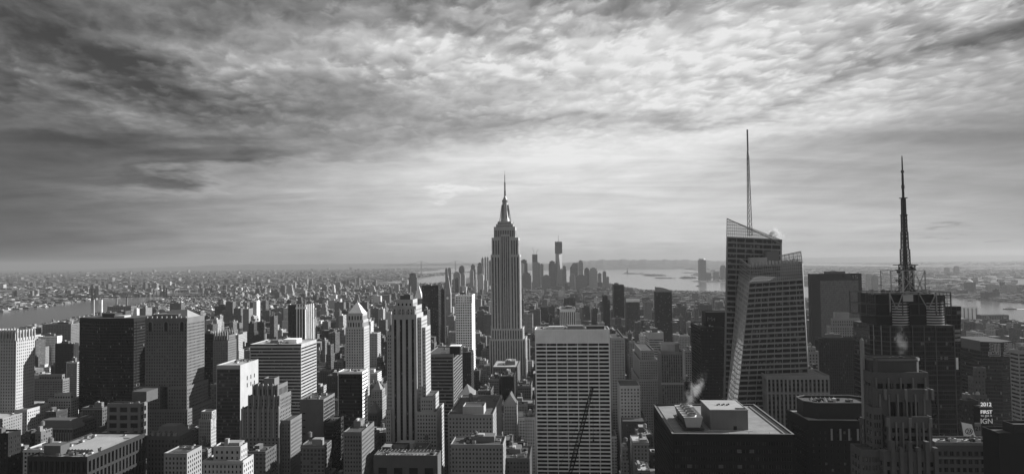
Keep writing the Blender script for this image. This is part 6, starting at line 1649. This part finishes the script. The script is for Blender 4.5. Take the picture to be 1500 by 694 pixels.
def gen():
    AV, ST = 235.0, 80.0
    for ia in range(-30, 36):
        for ib in range(7, 84):
            A0, A1 = ia * AV + 14 + 118, (ia + 1) * AV - 14 + 118
            B0, B1 = ib * ST + 8, (ib + 1) * ST - 8
            mid = (B0 + B1) / 2
            if abs((A0 + A1) / 2) > mid * .95 + 250: continue
            cx = UD.x * (A0 + A1) / 2 + VD.x * mid; cy = UD.y * (A0 + A1) / 2 + VD.y * mid
            if far_side(cx, cy): continue
            r = random.random()
            dens = .12 if mid < 2600 else .06
            housing = mid > 2800 and random.random() < .10
            for row in (0, 1):
                b0, b1 = (B0, mid - 1) if row == 0 else (mid + 1, B1)
                a = A0
                while a < A1 - 8:
                    w_ = random.choice((12, 16, 20, 26, 32)) if mid < 2200 else random.choice((16, 24, 34, 44))
                    if random.random() < .18: w_ *= 1.6
                    w_ = min(w_, A1 - a)
                    if A1 - a - w_ < 9: w_ = A1 - a
                    x = UD.x * (a + w_ / 2) + VD.x * mid; y = UD.y * (a + w_ / 2) + VD.y * mid
                    D = math.hypot(x, y)
                    if D < 1300: h = random.triangular(22, 88, 46)
                    elif D < 2600: h = random.triangular(18, 84, 38)
                    else: h = random.triangular(12, 52, 22)
                    if random.random() < dens: h *= random.uniform(1.6, 2.6)
                    if a in (A0,) and D < 2800: h *= 1.25
                    dd = b1 - b0 - random.uniform(0, 8)
                    if housing:
                        h = random.uniform(38, 52); 
                        if random.random() < .5: a += w_ + 1; continue
                    LOTS.append([a, a + w_ - (.6 if random.random() < .7 else 3), b0 if row == 0 else b1 - dd, b0 + dd if row == 0 else b1, h, 'm'])
                    a += w_
    for k in range(36000):     # the boroughs across the rivers
        D = 3000 * math.exp(random.random() * math.log(8.0)); px = random.uniform(-120, 1620)
        d = ray(px, 380); x = d.x / d.y * D; y = D
        if not far_side(x, y): continue
        w_ = random.uniform(14, 38) * (1 + D / 9000); dp = random.uniform(14, 30) * (1 + D / 7000)
        h = random.triangular(6, 20, 9)
        r = random.random()
        if r < .035: h = random.uniform(28, 62); w_ *= .8
        if px > 1000 and r > .8: continue
        bn = math.sin(x * .0011 + 1.3 * math.sin(y * .0007)) + math.sin(y * .0016 + 2 * math.sin(x * .0006)) + .6 * math.sin((x + y) * .0031)
        if bn < -.6 and random.random() < .75: continue
        if bn > 1.3: h *= 1.6
        a, b_ = togrid((x, y)); LOTS.append([a, a + w_, b_, b_ + dp, h, 'f'])
    # clusters of equal slab housing
    for (px, py, n, h) in ((540, 430, 12, 55), (490, 426, 14, 52), (430, 424, 16, 48), (640, 422, 6, 50), (40, 402, 8, 60), (60, 434, 8, 55), (500, 404, 8, 60), (330, 402, 6, 70), (480, 398, 8, 70), (210, 408, 5, 50), (600, 400, 6, 50), (1275, 412, 5, 55), (1090, 430, 5, 50), (60, 478, 6, 50), (1010, 440, 6, 45), (210, 424, 10, 50), (960, 448, 6, 55), (800, 428, 8, 48)):
        g0 = ground(px, py)
        for k in range(n):
            x = g0.x + random.uniform(-1, 1) * g0.y * .045; y = g0.y * (1 + random.uniform(-.08, .08)); a, b_ = togrid((x, y))
            w_ = random.uniform(20, 34) * (1 + max(0, g0.y - 5000) / 12000); LOTS.append([a, a + w_, b_, b_ + 18, h * random.uniform(.85, 1.1), 'h'])
gen()
def overl(L):
    for (a0, a1, b0, b1) in FOOT:
        if L[0] < a1 + 2 and L[1] > a0 - 2 and L[2] < b1 + 2 and L[3] > b0 - 2: return True
    return False
keep = []
NEAR = [(880, 414), (940, 426), (1060, 429), (1170, 436), (1270, 447), (1400, 467), (1500, 472), (1700, 486)]
for L in LOTS:
    ca, cb = (L[0] + L[1]) / 2, (L[2] + L[3]) / 2
    x = UD.x * ca + VD.x * cb; y = UD.y * ca + VD.y * cb
    if y < 300 or wet(x, y): continue
    if overl(L): continue
    if park_a0 < ca < park_a1 and 760 < cb < 985: continue
    D = y
    p = proj((x, y, 0))
    if p is None or p[0] < -160 or p[0] > 1660: continue
    hmax = at(min(max(p[0], 0), 1500), lim(D) + random.uniform(-4, 14), D).z
    L[4] = max(6.0, min(L[4], hmax)) if hmax > 6 else 6.0
    if p[0] < 270 and 1500 < D < 4600 and L[5] != 'f':
        e_ = 487 - (487 - 438) * max(0, p[0]) / 260 + random.uniform(-1, 6); L[4] = max(5, min(L[4], at(min(max(p[0], 0), 1500), e_, D).z))
    if p[0] < 330 and 3500 < D < 5600: L[4] = min(L[4], random.uniform(6, 16))
    if p[0] > 880 and D > 1700 and L[5] != 'f':
        for (x0_, y0_), (x1_, y1_) in zip(NEAR, NEAR[1:]):
            if x0_ <= p[0] <= x1_: e_ = y0_ + (y1_ - y0_) * (p[0] - x0_) / (x1_ - x0_) + random.uniform(-2, 6); L[4] = max(6, min(L[4], at(min(p[0], 1500), e_, D).z))
    # keep the foot of the central spire and the avenue left of the grid slab open
    if 690 < p[0] < 790 and 1000 < D < 1250: L[4] = min(L[4], random.uniform(18, 60))
    if 695 < p[0] < 780 and 860 < D < 1118: L[4] = max(12, hmax * random.uniform(.62, 1.05))
    if 778 < p[0] < 900 and D < 770: continue
    top = proj((x, y, L[4]))
    L += [x, y, p[0], top[1], p[1]]
    keep.append(L)
# skyline buffer from near to far: how many photograph pixels does each building show?
ev = []
for L in keep:
    c = [(L[0], L[2]), (L[1], L[2]), (L[0], L[3]), (L[1], L[3])]
    xs = []
    for a, b_ in c:
        q = proj((UD.x * a + VD.x * b_, UD.y * a + VD.y * b_, L[4] * .5))
        xs.append(q[0])
    ev.append((L[7], 'l', min(xs), max(xs), L[9], L))
for (xl, xr, yt, D) in [(h_[0], h_[0], h_[1], h_[2]) for h_ in []]: pass
for (a0, a1, b0, b1), T_ in []: pass
buf = np.full(1500, 694.0)
heroes = []
for o in COL.objects:
    if o.type == 'EMPTY' and o.parent is None and o.get('category') in ('skyscraper', 'office tower', 'office block', 'apartment tower', 'apartment block', 'clock tower', 'hotel', 'warehouse'):
        pass
import bisect
ev.sort(key=lambda e: e[5][6] * 0 + e[5][2])
HB = []
for T_ in []: pass
# hero outlines from their meshes
from collections import defaultdict
bymesh = defaultdict(list)
for o in COL.objects:
    if o.type == 'MESH' and o.parent is not None and o.name.split('.')[0] in ('wall', 'curtain_wall'):
        R_ = o.parent
        if R_.parent is not None: continue
        cz, sz = math.cos(R_.rotation_euler[2]), math.sin(R_.rotation_euler[2])
        co = np.empty(len(o.data.vertices) * 3, dtype=np.float64); o.data.vertices.foreach_get('co', co); co = co.reshape(-1, 3)
        wx_ = co[:, 0] * cz - co[:, 1] * sz + R_.location[0]; wy_ = co[:, 0] * sz + co[:, 1] * cz + R_.location[1]; wz_ = co[:, 2] - CAMZ
        f = wy_ * F0.y + wz_ * F0.z; f = np.maximum(f, 10)
        pxs = 750 + 1000 * (wx_ * RR.x + wz_ * RR.z + wy_ * RR.y) / f; pys = 347 - 1000 * (wx_ * UU.x + wy_ * UU.y + wz_ * UU.z) / f
        HB.append((float(wy_.min()), 'h', float(pxs.min()), float(pxs.max()), float(np.percentile(pys, 2)), None))
ev = sorted([(e[5][6] if False else e[5][7 - 1 + 0], *e[1:]) if False else (e[5][6 + 0] * 0 + (UD.y * e[5][0] + VD.y * e[5][2]), *e[1:]) for e in ev] + HB, key=lambda e: e[0])
ranked = []
for e in ev:
    a, c = int(max(0, e[2])), int(min(1499, e[3]))
    if c < a: 
        if e[1] == 'l': ranked.append((0, e[5]))
        continue
    seg = buf[a:c + 1]
    gain = float(np.maximum(seg - e[4], 0).sum())
    if e[1] == 'l': ranked.append((gain, e[5], (e[2] + e[3]) / 2))
    buf[a:c + 1] = np.minimum(seg, e[4])
ranked.sort(key=lambda r: -r[0])
NIND = 300
ind = [r for r in ranked[:NIND] if r[0] > 0]
rest = [r[1] for r in ranked[len(ind):]]
print('lots', len(ranked), 'individual', len(ind), 'smallest', ind[-1][0], 'n per kind', len(bpy.data.objects))

# individual neighbours, labelled by tone, shape, roof and the landmark beside them
WALLS = [(.05, 'dark brown'), (.09, 'brown brick'), (.14, 'grey'), (.22, 'tan'), (.34, 'pale'), (.6, 'white')]
def wall_pick():
    return random.choices(WALLS, (20, 24, 22, 18, 11, 5))[0]
def relation(px, py, D):
    best = None
    for (hx, hy, hD, noun) in HERO:
        d = abs(hx - px) + abs(hy - py) * .5 + abs(math.log(max(hD, 50) / D)) * 60
        if best is None or d < best[0]: best = (d, hx, hD, noun)
    _, hx, hD, noun = best
    if abs(hx - px) < 14: rel = 'behind' if D > hD else 'in front of'
    else: rel = 'right of' if px > hx else 'left of'
    return rel, noun
descs = []
for g_, L, pxc in ind:
    a0, a1, b0, b1, h = L[:5]; x, y = L[6], L[7]
    al, tn = wall_pick()
    D = y; w_ = a1 - a0; dp = b1 - b0
    P0 = UD * a0 + VD * b0
    slab = L[5] == 'h'
    shape = 'slab' if slab else ('tower' if h > 2.2 * w_ and h > 60 else ('low block' if h < 30 else ('narrow block' if w_ < 17 else ('wide block' if w_ > 34 else 'block'))))
    nm = {'slab': 'housing_slab', 'tower': 'residential_tower'}.get(shape, 'walk_up_block' if h < 30 else 'loft_block')
    cat = {'slab': 'apartment slab', 'tower': 'apartment tower'}.get(shape, 'building')
    r = empty(nm, (P0.x, P0.y, 0), -G)
    ww, wh = random.uniform(.34, .6), random.uniform(.4, .6)
    rf = random.choice((.06, .09, .13, .2, .36))
    b = CB(); tiers = 1
    if h > 55 and not slab and random.random() < .6: tiers = random.choice((2, 3))
    z0 = 0; x0, x1, y0, y1 = 0, w_, 0, dp
    rb = CB()
    for t in range(tiers):
        z1 = h * (1 if tiers == 1 else (.72, 1)[t] if tiers == 2 else (.6, .82, 1)[t])
        b.prism(x0, x1, y0, y1, z0, z1, al, ww, wh, None)
        rb.quad((x0, y0, z1), (x1, y0, z1), (x1, y1, z1), (x0, y1, z1), 'masonry_with_windows'); rb.tone.append((rf, 0, 0))
        if D < 3000:
            for (qa, qb, qc, qd) in ((x0, x1, y0, y0 + .4), (x0, x1, y1 - .4, y1), (x0, x0 + .4, y0 + .4, y1 - .4), (x1 - .4, x1, y0 + .4, y1 - .4)):
                b.prism(qa, qb, qc, qd, z1 + .002, z1 + 1.1, al * 1.1, 0, 0, al * 1.2)
        if D < 1800 and t == tiers - 1:
            b.prism(x0 - .35, x1 + .35, y0 - .35, y0 - .005, z1 - 1.0, z1 - .1, min(.6, al * 1.5), 0, 0, al)
        z0 = z1; ix, iy = (x1 - x0) * .12, (y1 - y0) * .1
        if t < tiers - 1: x0 += ix; x1 -= ix; y0 += iy; y1 -= iy
    b.build('wall', None, r); rb.build('roof', None, r)
    bw_, bd_ = (x1 - x0) * random.uniform(.2, .45), (y1 - y0) * random.uniform(.25, .45); bx, by = x0 + (x1 - x0 - bw_) * random.random() * .9, y0 + (y1 - y0 - bd_) * random.random() * .9
    bh = random.uniform(3, 6.5); cbox('bulkhead', r, bx, bx + bw_, by, by + bd_, h, h + bh, min(.6, al * random.uniform(.8, 1.8)), 0, 0, .25)
    feat = ''
    if D < 2600 and random.random() < .6 and not slab:
        q = MB(); tx, ty = x0 + 3 + random.random() * max(1, x1 - x0 - 6), y0 + 3 + random.random() * max(1, y1 - y0 - 6); rr = random.uniform(1.6, 2.3)
        for sx in (-1, 1):
            for sy in (-1, 1): q.bar((tx + sx * rr * .7, ty + sy * rr * .7, h), (tx + sx * rr * .7, ty + sy * rr * .7, h + bh), .14, 'dark_steel')
        q.lathe(tx, ty, [(rr * 1.04, h + bh), (rr, h + bh + 3.8)], 10, 'wood_tank'); q.lathe(tx, ty, [(rr * 1.15, h + bh + 3.8), (0, h + bh + 5.3)], 10, 'slate'); q.build('water_tank', None, r)
        feat = 'with a water tank'
    if D < 1500:
        for k in range(random.randint(2, 6)):
            q = MB(); ux, uy = x0 + 1 + random.random() * max(.5, x1 - x0 - 4), y0 + 1 + random.random() * max(.5, y1 - y0 - 4); q.box(ux, ux + random.uniform(1, 3), uy, uy + random.uniform(1, 3), h + .3, h + random.uniform(1, 2.2), random.choice(['galvanised', 'steel', 'dark_steel', 'concrete'])); q.build('air_unit', None, r)
    if not feat: feat = {1: '', 2: 'with one setback', 3: 'with two setbacks'}[tiers] or ('with a pale roof' if rf > .25 else '')
    rel, noun = relation(pxc, L[9], D)
    dist = 'near' if D < 1100 else ('mid-distance' if D < 2400 else 'far')
    descs.append([r, cat, f'{tn} {dist} {shape} {feat}'.strip(), f'{rel} {noun}', pxc, L[9], g_])
groups = defaultdict(list)
for d_ in descs: groups[(d_[2], d_[3])].append(d_)
for key, ds in groups.items():
    ds.sort(key=lambda d_: -d_[6])
    for i, d_ in enumerate(ds):
        if len(ds) == 1:
            lab = f'{d_[2]} {d_[3]}'
            if len(lab.split()) > 16: lab = lab.replace(' mid-distance', '').replace(' far', '')
        else:
            o_ = ('largest', 'second largest', 'third largest', 'fourth largest', 'fifth largest', 'sixth largest', 'seventh largest', 'eighth largest', 'ninth largest')[min(i, 8)]
            lab = f'{o_} {d_[2]} {d_[3]}'
            if len(lab.split()) > 16: lab = lab.replace(' mid-distance', '').replace(' far', '')
            if len(lab.split()) > 16: lab = lab.replace(' with a water tank', '').replace(' with a pale roof', '')
        tag(d_[0], lab, d_[1], 'buildings of the city blocks')

# everything smaller: one mass of roofs
def mass(name, lots, label):
    V = []; FA = []; UV = []; TN = []
    def pr(a0, a1, b0, b1, z0, z1, al, ww, wh, rf):
        i = len(V); c = [(a0, b0), (a1, b0), (a1, b1), (a0, b1)]
        wc = [(UD.x * a + VD.x * b_, UD.y * a + VD.y * b_) for a, b_ in c]
        for z in (z0, z1): V.extend([(p[0], p[1], z) for p in wc])
        o = random.random() * 30
        for k in range(4):
            l_ = (a1 - a0) if k % 2 == 0 else (b1 - b0); n_ = (k + 1) % 4
            FA.append((i + k, i + n_, i + 4 + n_, i + 4 + k)); UV.extend([(o, z0), (o + l_, z0), (o + l_, z1), (o, z1)]); TN.append((al, ww, wh))
        FA.append((i + 4, i + 5, i + 6, i + 7)); UV.extend([(0, 0)] * 4); TN.append((rf, 0, 0))
    for L in lots:
        a0, a1, b0, b1, h = L[:5]; al = wall_pick()[0]
        if L[5] == 'h': al = random.choice((.14, .2, .26))
        if L[5] == 'f' : al = random.choice((.04, .06, .08, .12, .2, .45)) * (.5 if L[2] > 8000 else 1)
        pr(a0, a1, b0, b1, 0, h, al, random.uniform(.34, .6), random.uniform(.4, .6), random.choice((.05, .08, .11, .16, .3)) if L[5] == 'm' else random.choice((.03, .05, .07, .1, .22)))
        if L[5] == 'm' and random.random() < .75:
            w_, d_ = (a1 - a0), (b1 - b0); q, r_ = random.random() * .6, random.random() * .6
            pr(a0 + w_ * q, a0 + w_ * (q + .3), b0 + d_ * r_, b0 + d_ * (r_ + .3), h, h + random.uniform(2.5, 6), al * random.uniform(.6, 1.6), 0, 0, .16)
    me = bpy.data.meshes.new(name); me.from_pydata(V, [], FA)
    u = me.uv_layers.new(name='UVMap'); u.data.foreach_set('uv', np.array(UV, dtype=np.float32).ravel()); tone_attr(me, TN)
    me.materials.append(MATS['masonry_with_windows'])
    o = bpy.data.objects.new(name, me); COL.objects.link(o); tag(o, label, None, None, 'stuff')
mass('city_blocks', [L for L in rest if L[5] == 'm'], 'thousands of small buildings filling the street grid')
mass('borough_rooftops', [L for L in rest if L[5] != 'm'], 'speckled low buildings beyond the rivers to the horizon')

# streets: asphalt sheet under the grid
b = MB(); c = [(-60, 2), (-60, 2)]
pp = [(-5200, 250), (5200, 250), (5200, 5200), (-5200, 5200)]
P_ = [(-2600, 200, .15), (2600, 200, .15), (3600, 2400, .15), (2600, 4200, .15), (900, 5900, .15), (-500, 5900, .15), (-1700, 4600, .15), (-2700, 2500, .15)]
b.poly(P_, 'asphalt'); tag(b.build('streets'), kind='structure')

# ------------------------------------------------------------------ park trees
mat('leaves', .055, .8, .5, .35); mat('bark', .06, .9, .3, 1.0)
def tree_meshes(seed):
    rs = random.Random(seed); t = MB(); c = MB(); H = rs.uniform(13, 18)
    t.lathe(0, 0, [(.45, 0), (.3, H * .35), (.12, H * .75)], 8, 'bark')
    for k in range(6):
        a = k * 1.05 + rs.random(); r_ = H * rs.uniform(.2, .3); t.bar((0, 0, H * rs.uniform(.28, .45)), (r_ * math.cos(a), r_ * math.sin(a), H * rs.uniform(.55, .8)), .14, 'bark')
    cl = [(rs.gauss(0, H * .17), rs.gauss(0, H * .17), H * rs.uniform(.5, .92), H * rs.uniform(.1, .19)) for _ in range(13)]
    for k in range(900):
        q = cl[k % len(cl)]; d = Vector((rs.gauss(0, 1), rs.gauss(0, 1), rs.gauss(0, 1))).normalized() * q[3] * rs.uniform(.6, 1.1)
        p = Vector(q[:3]) + d; u = Vector((rs.gauss(0, 1), rs.gauss(0, 1), rs.gauss(0, .6))).normalized() * rs.uniform(.25, .55); v = u.cross(Vector((rs.gauss(0, 1), rs.gauss(0, 1), 1)).normalized()) 
        c.quad(p - u - v, p + u - v, p + u + v, p - u + v, 'leaves')
    return t.mesh('trunk'), c.mesh('crown')
TM = [tree_meshes(s_) for s_ in (1, 2, 3, 4)]
def plant(x, y, z, lab, grp, k):
    r = empty('tree', (x, y, z), random.random() * 6); s_ = random.uniform(.85, 1.2); r.scale = (s_, s_, s_); tag(r, lab, 'tree', grp)
    for nm, me in zip(('trunk', 'crown'), TM[k % 4]):
        o = bpy.data.objects.new(nm, me); COL.objects.link(o); o.parent = r
k = 0
for ia in range(7):
    for ib in range(14):
        a = park_a0 + 6 + (park_a1 - park_a0 - 10) * ia / 6 + random.uniform(-2, 2); b_ = 778 + 14.5 * ib + random.uniform(-2, 2)
        if any(a0 - 6 < a < a1 + 6 and c0 - 6 < b_ < c1 + 6 for (a0, a1, c0, c1) in FOOT): continue
        p = UD * a + VD * b_
        plant(p.x, p.y, .2, 'dark leafy tree in the park right of the white grid slab', 'park trees', k); k += 1
print('trees', k)
b = MB(); q = [UD * a + VD * b_ for a, b_ in ((park_a0, 768), (park_a1, 768), (park_a1, 985), (park_a0, 985))]
groundmat('lawn', .04, .09, .05); b.poly([(p.x, p.y, .2) for p in q], 'lawn'); tag(b.build('park_lawn'), kind='structure')

# ------------------------------------------------------------------ steam
def steam(name, label, c, half, tilt, dens, seed, scale):
    """a plume: one closed ellipsoid of uneven vapour that thins out towards its skin"""
    mn = 'vapour_%d' % seed
    m = bpy.data.materials.new(mn); m.use_nodes = True; t = NT(m.node_tree); m.node_tree.nodes.clear()
    pv = t.n('ShaderNodeVolumePrincipled'); pv.inputs['Color'].default_value = (.97, .97, .97, 1); pv.inputs['Anisotropy'].default_value = .2
    g = t.n('ShaderNodeTexCoord'); ob = g.outputs['Object']
    ln = t.n('ShaderNodeVectorMath', operation='LENGTH'); m.node_tree.links.new(ob, ln.inputs[0])
    mp = t.n('ShaderNodeMapping'); mp.inputs['Location'].default_value = (seed, 0, 0); mp.inputs['Scale'].default_value = tuple(h * scale for h in half); m.node_tree.links.new(ob, mp.inputs[0])
    n = t.noise(mp.outputs[0], 1.0, 5, .62, .9)
    fall = t.smooth(ln.outputs['Value'], .25, .95, 1.0, 0.0)
    m.node_tree.links.new(t.mul(t.mul(t.smooth(t.add(n, t.mul(fall, .12)), .50, .74), fall), dens), pv.inputs['Density'])
    o_ = t.n('ShaderNodeOutputMaterial'); m.node_tree.links.new(pv.outputs[0], o_.inputs['Volume']); MATS[mn] = m
    import bmesh
    bm = bmesh.new(); bmesh.ops.create_icosphere(bm, subdivisions=3, radius=1.0); me = bpy.data.meshes.new(name); bm.to_mesh(me); bm.free(); me.materials.append(m)
    o = bpy.data.objects.new(name, me); COL.objects.link(o); o.location = c; o.scale = half; o.rotation_euler = (0, tilt, 0); tag(o, label, None, None, 'stuff')
steam('steam', 'thin steam drifting up from the rooftop cooling tower', at(1017, 572, 450), (6.5, 6, 18), math.radians(32), .13, 3, .22)
steam('steam', 'small white steam puff behind the sloping peak of the crystal tower', at(1136, 344, 650), (11, 7, 8.5), math.radians(20), .5, 9, .2)
steam('steam', 'faint steam rising in front of the masted tower', at(1320, 500, 400), (5, 5, 13), 0.0, .05, 14, .25)

# ------------------------------------------------------------------ haze
m = bpy.data.materials.new('haze'); m.use_nodes = True; m.node_tree.nodes.clear(); t = NT(m.node_tree)
pv = t.n('ShaderNodeVolumePrincipled'); pv.inputs['Color'].default_value = (.5, .5, .5, 1); pv.inputs['Density'].default_value = 4.0e-5; pv.inputs['Anisotropy'].default_value = .2
o_ = t.n('ShaderNodeOutputMaterial'); m.node_tree.links.new(pv.outputs[0], o_.inputs['Volume']); MATS['haze'] = m
b = MB(); S = 46000; b.box(-S, S, -S, S, -1.5, 475, 'haze', bottom=True)
me = b.mesh('haze'); import bmesh
bm = bmesh.new(); bm.from_mesh(me); bmesh.ops.remove_doubles(bm, verts=bm.verts, dist=.01); bmesh.ops.recalc_face_normals(bm, faces=bm.faces); bm.to_mesh(me); bm.free()
o = bpy.data.objects.new('haze', me); COL.objects.link(o); tag(o, None, None, None, 'stuff')
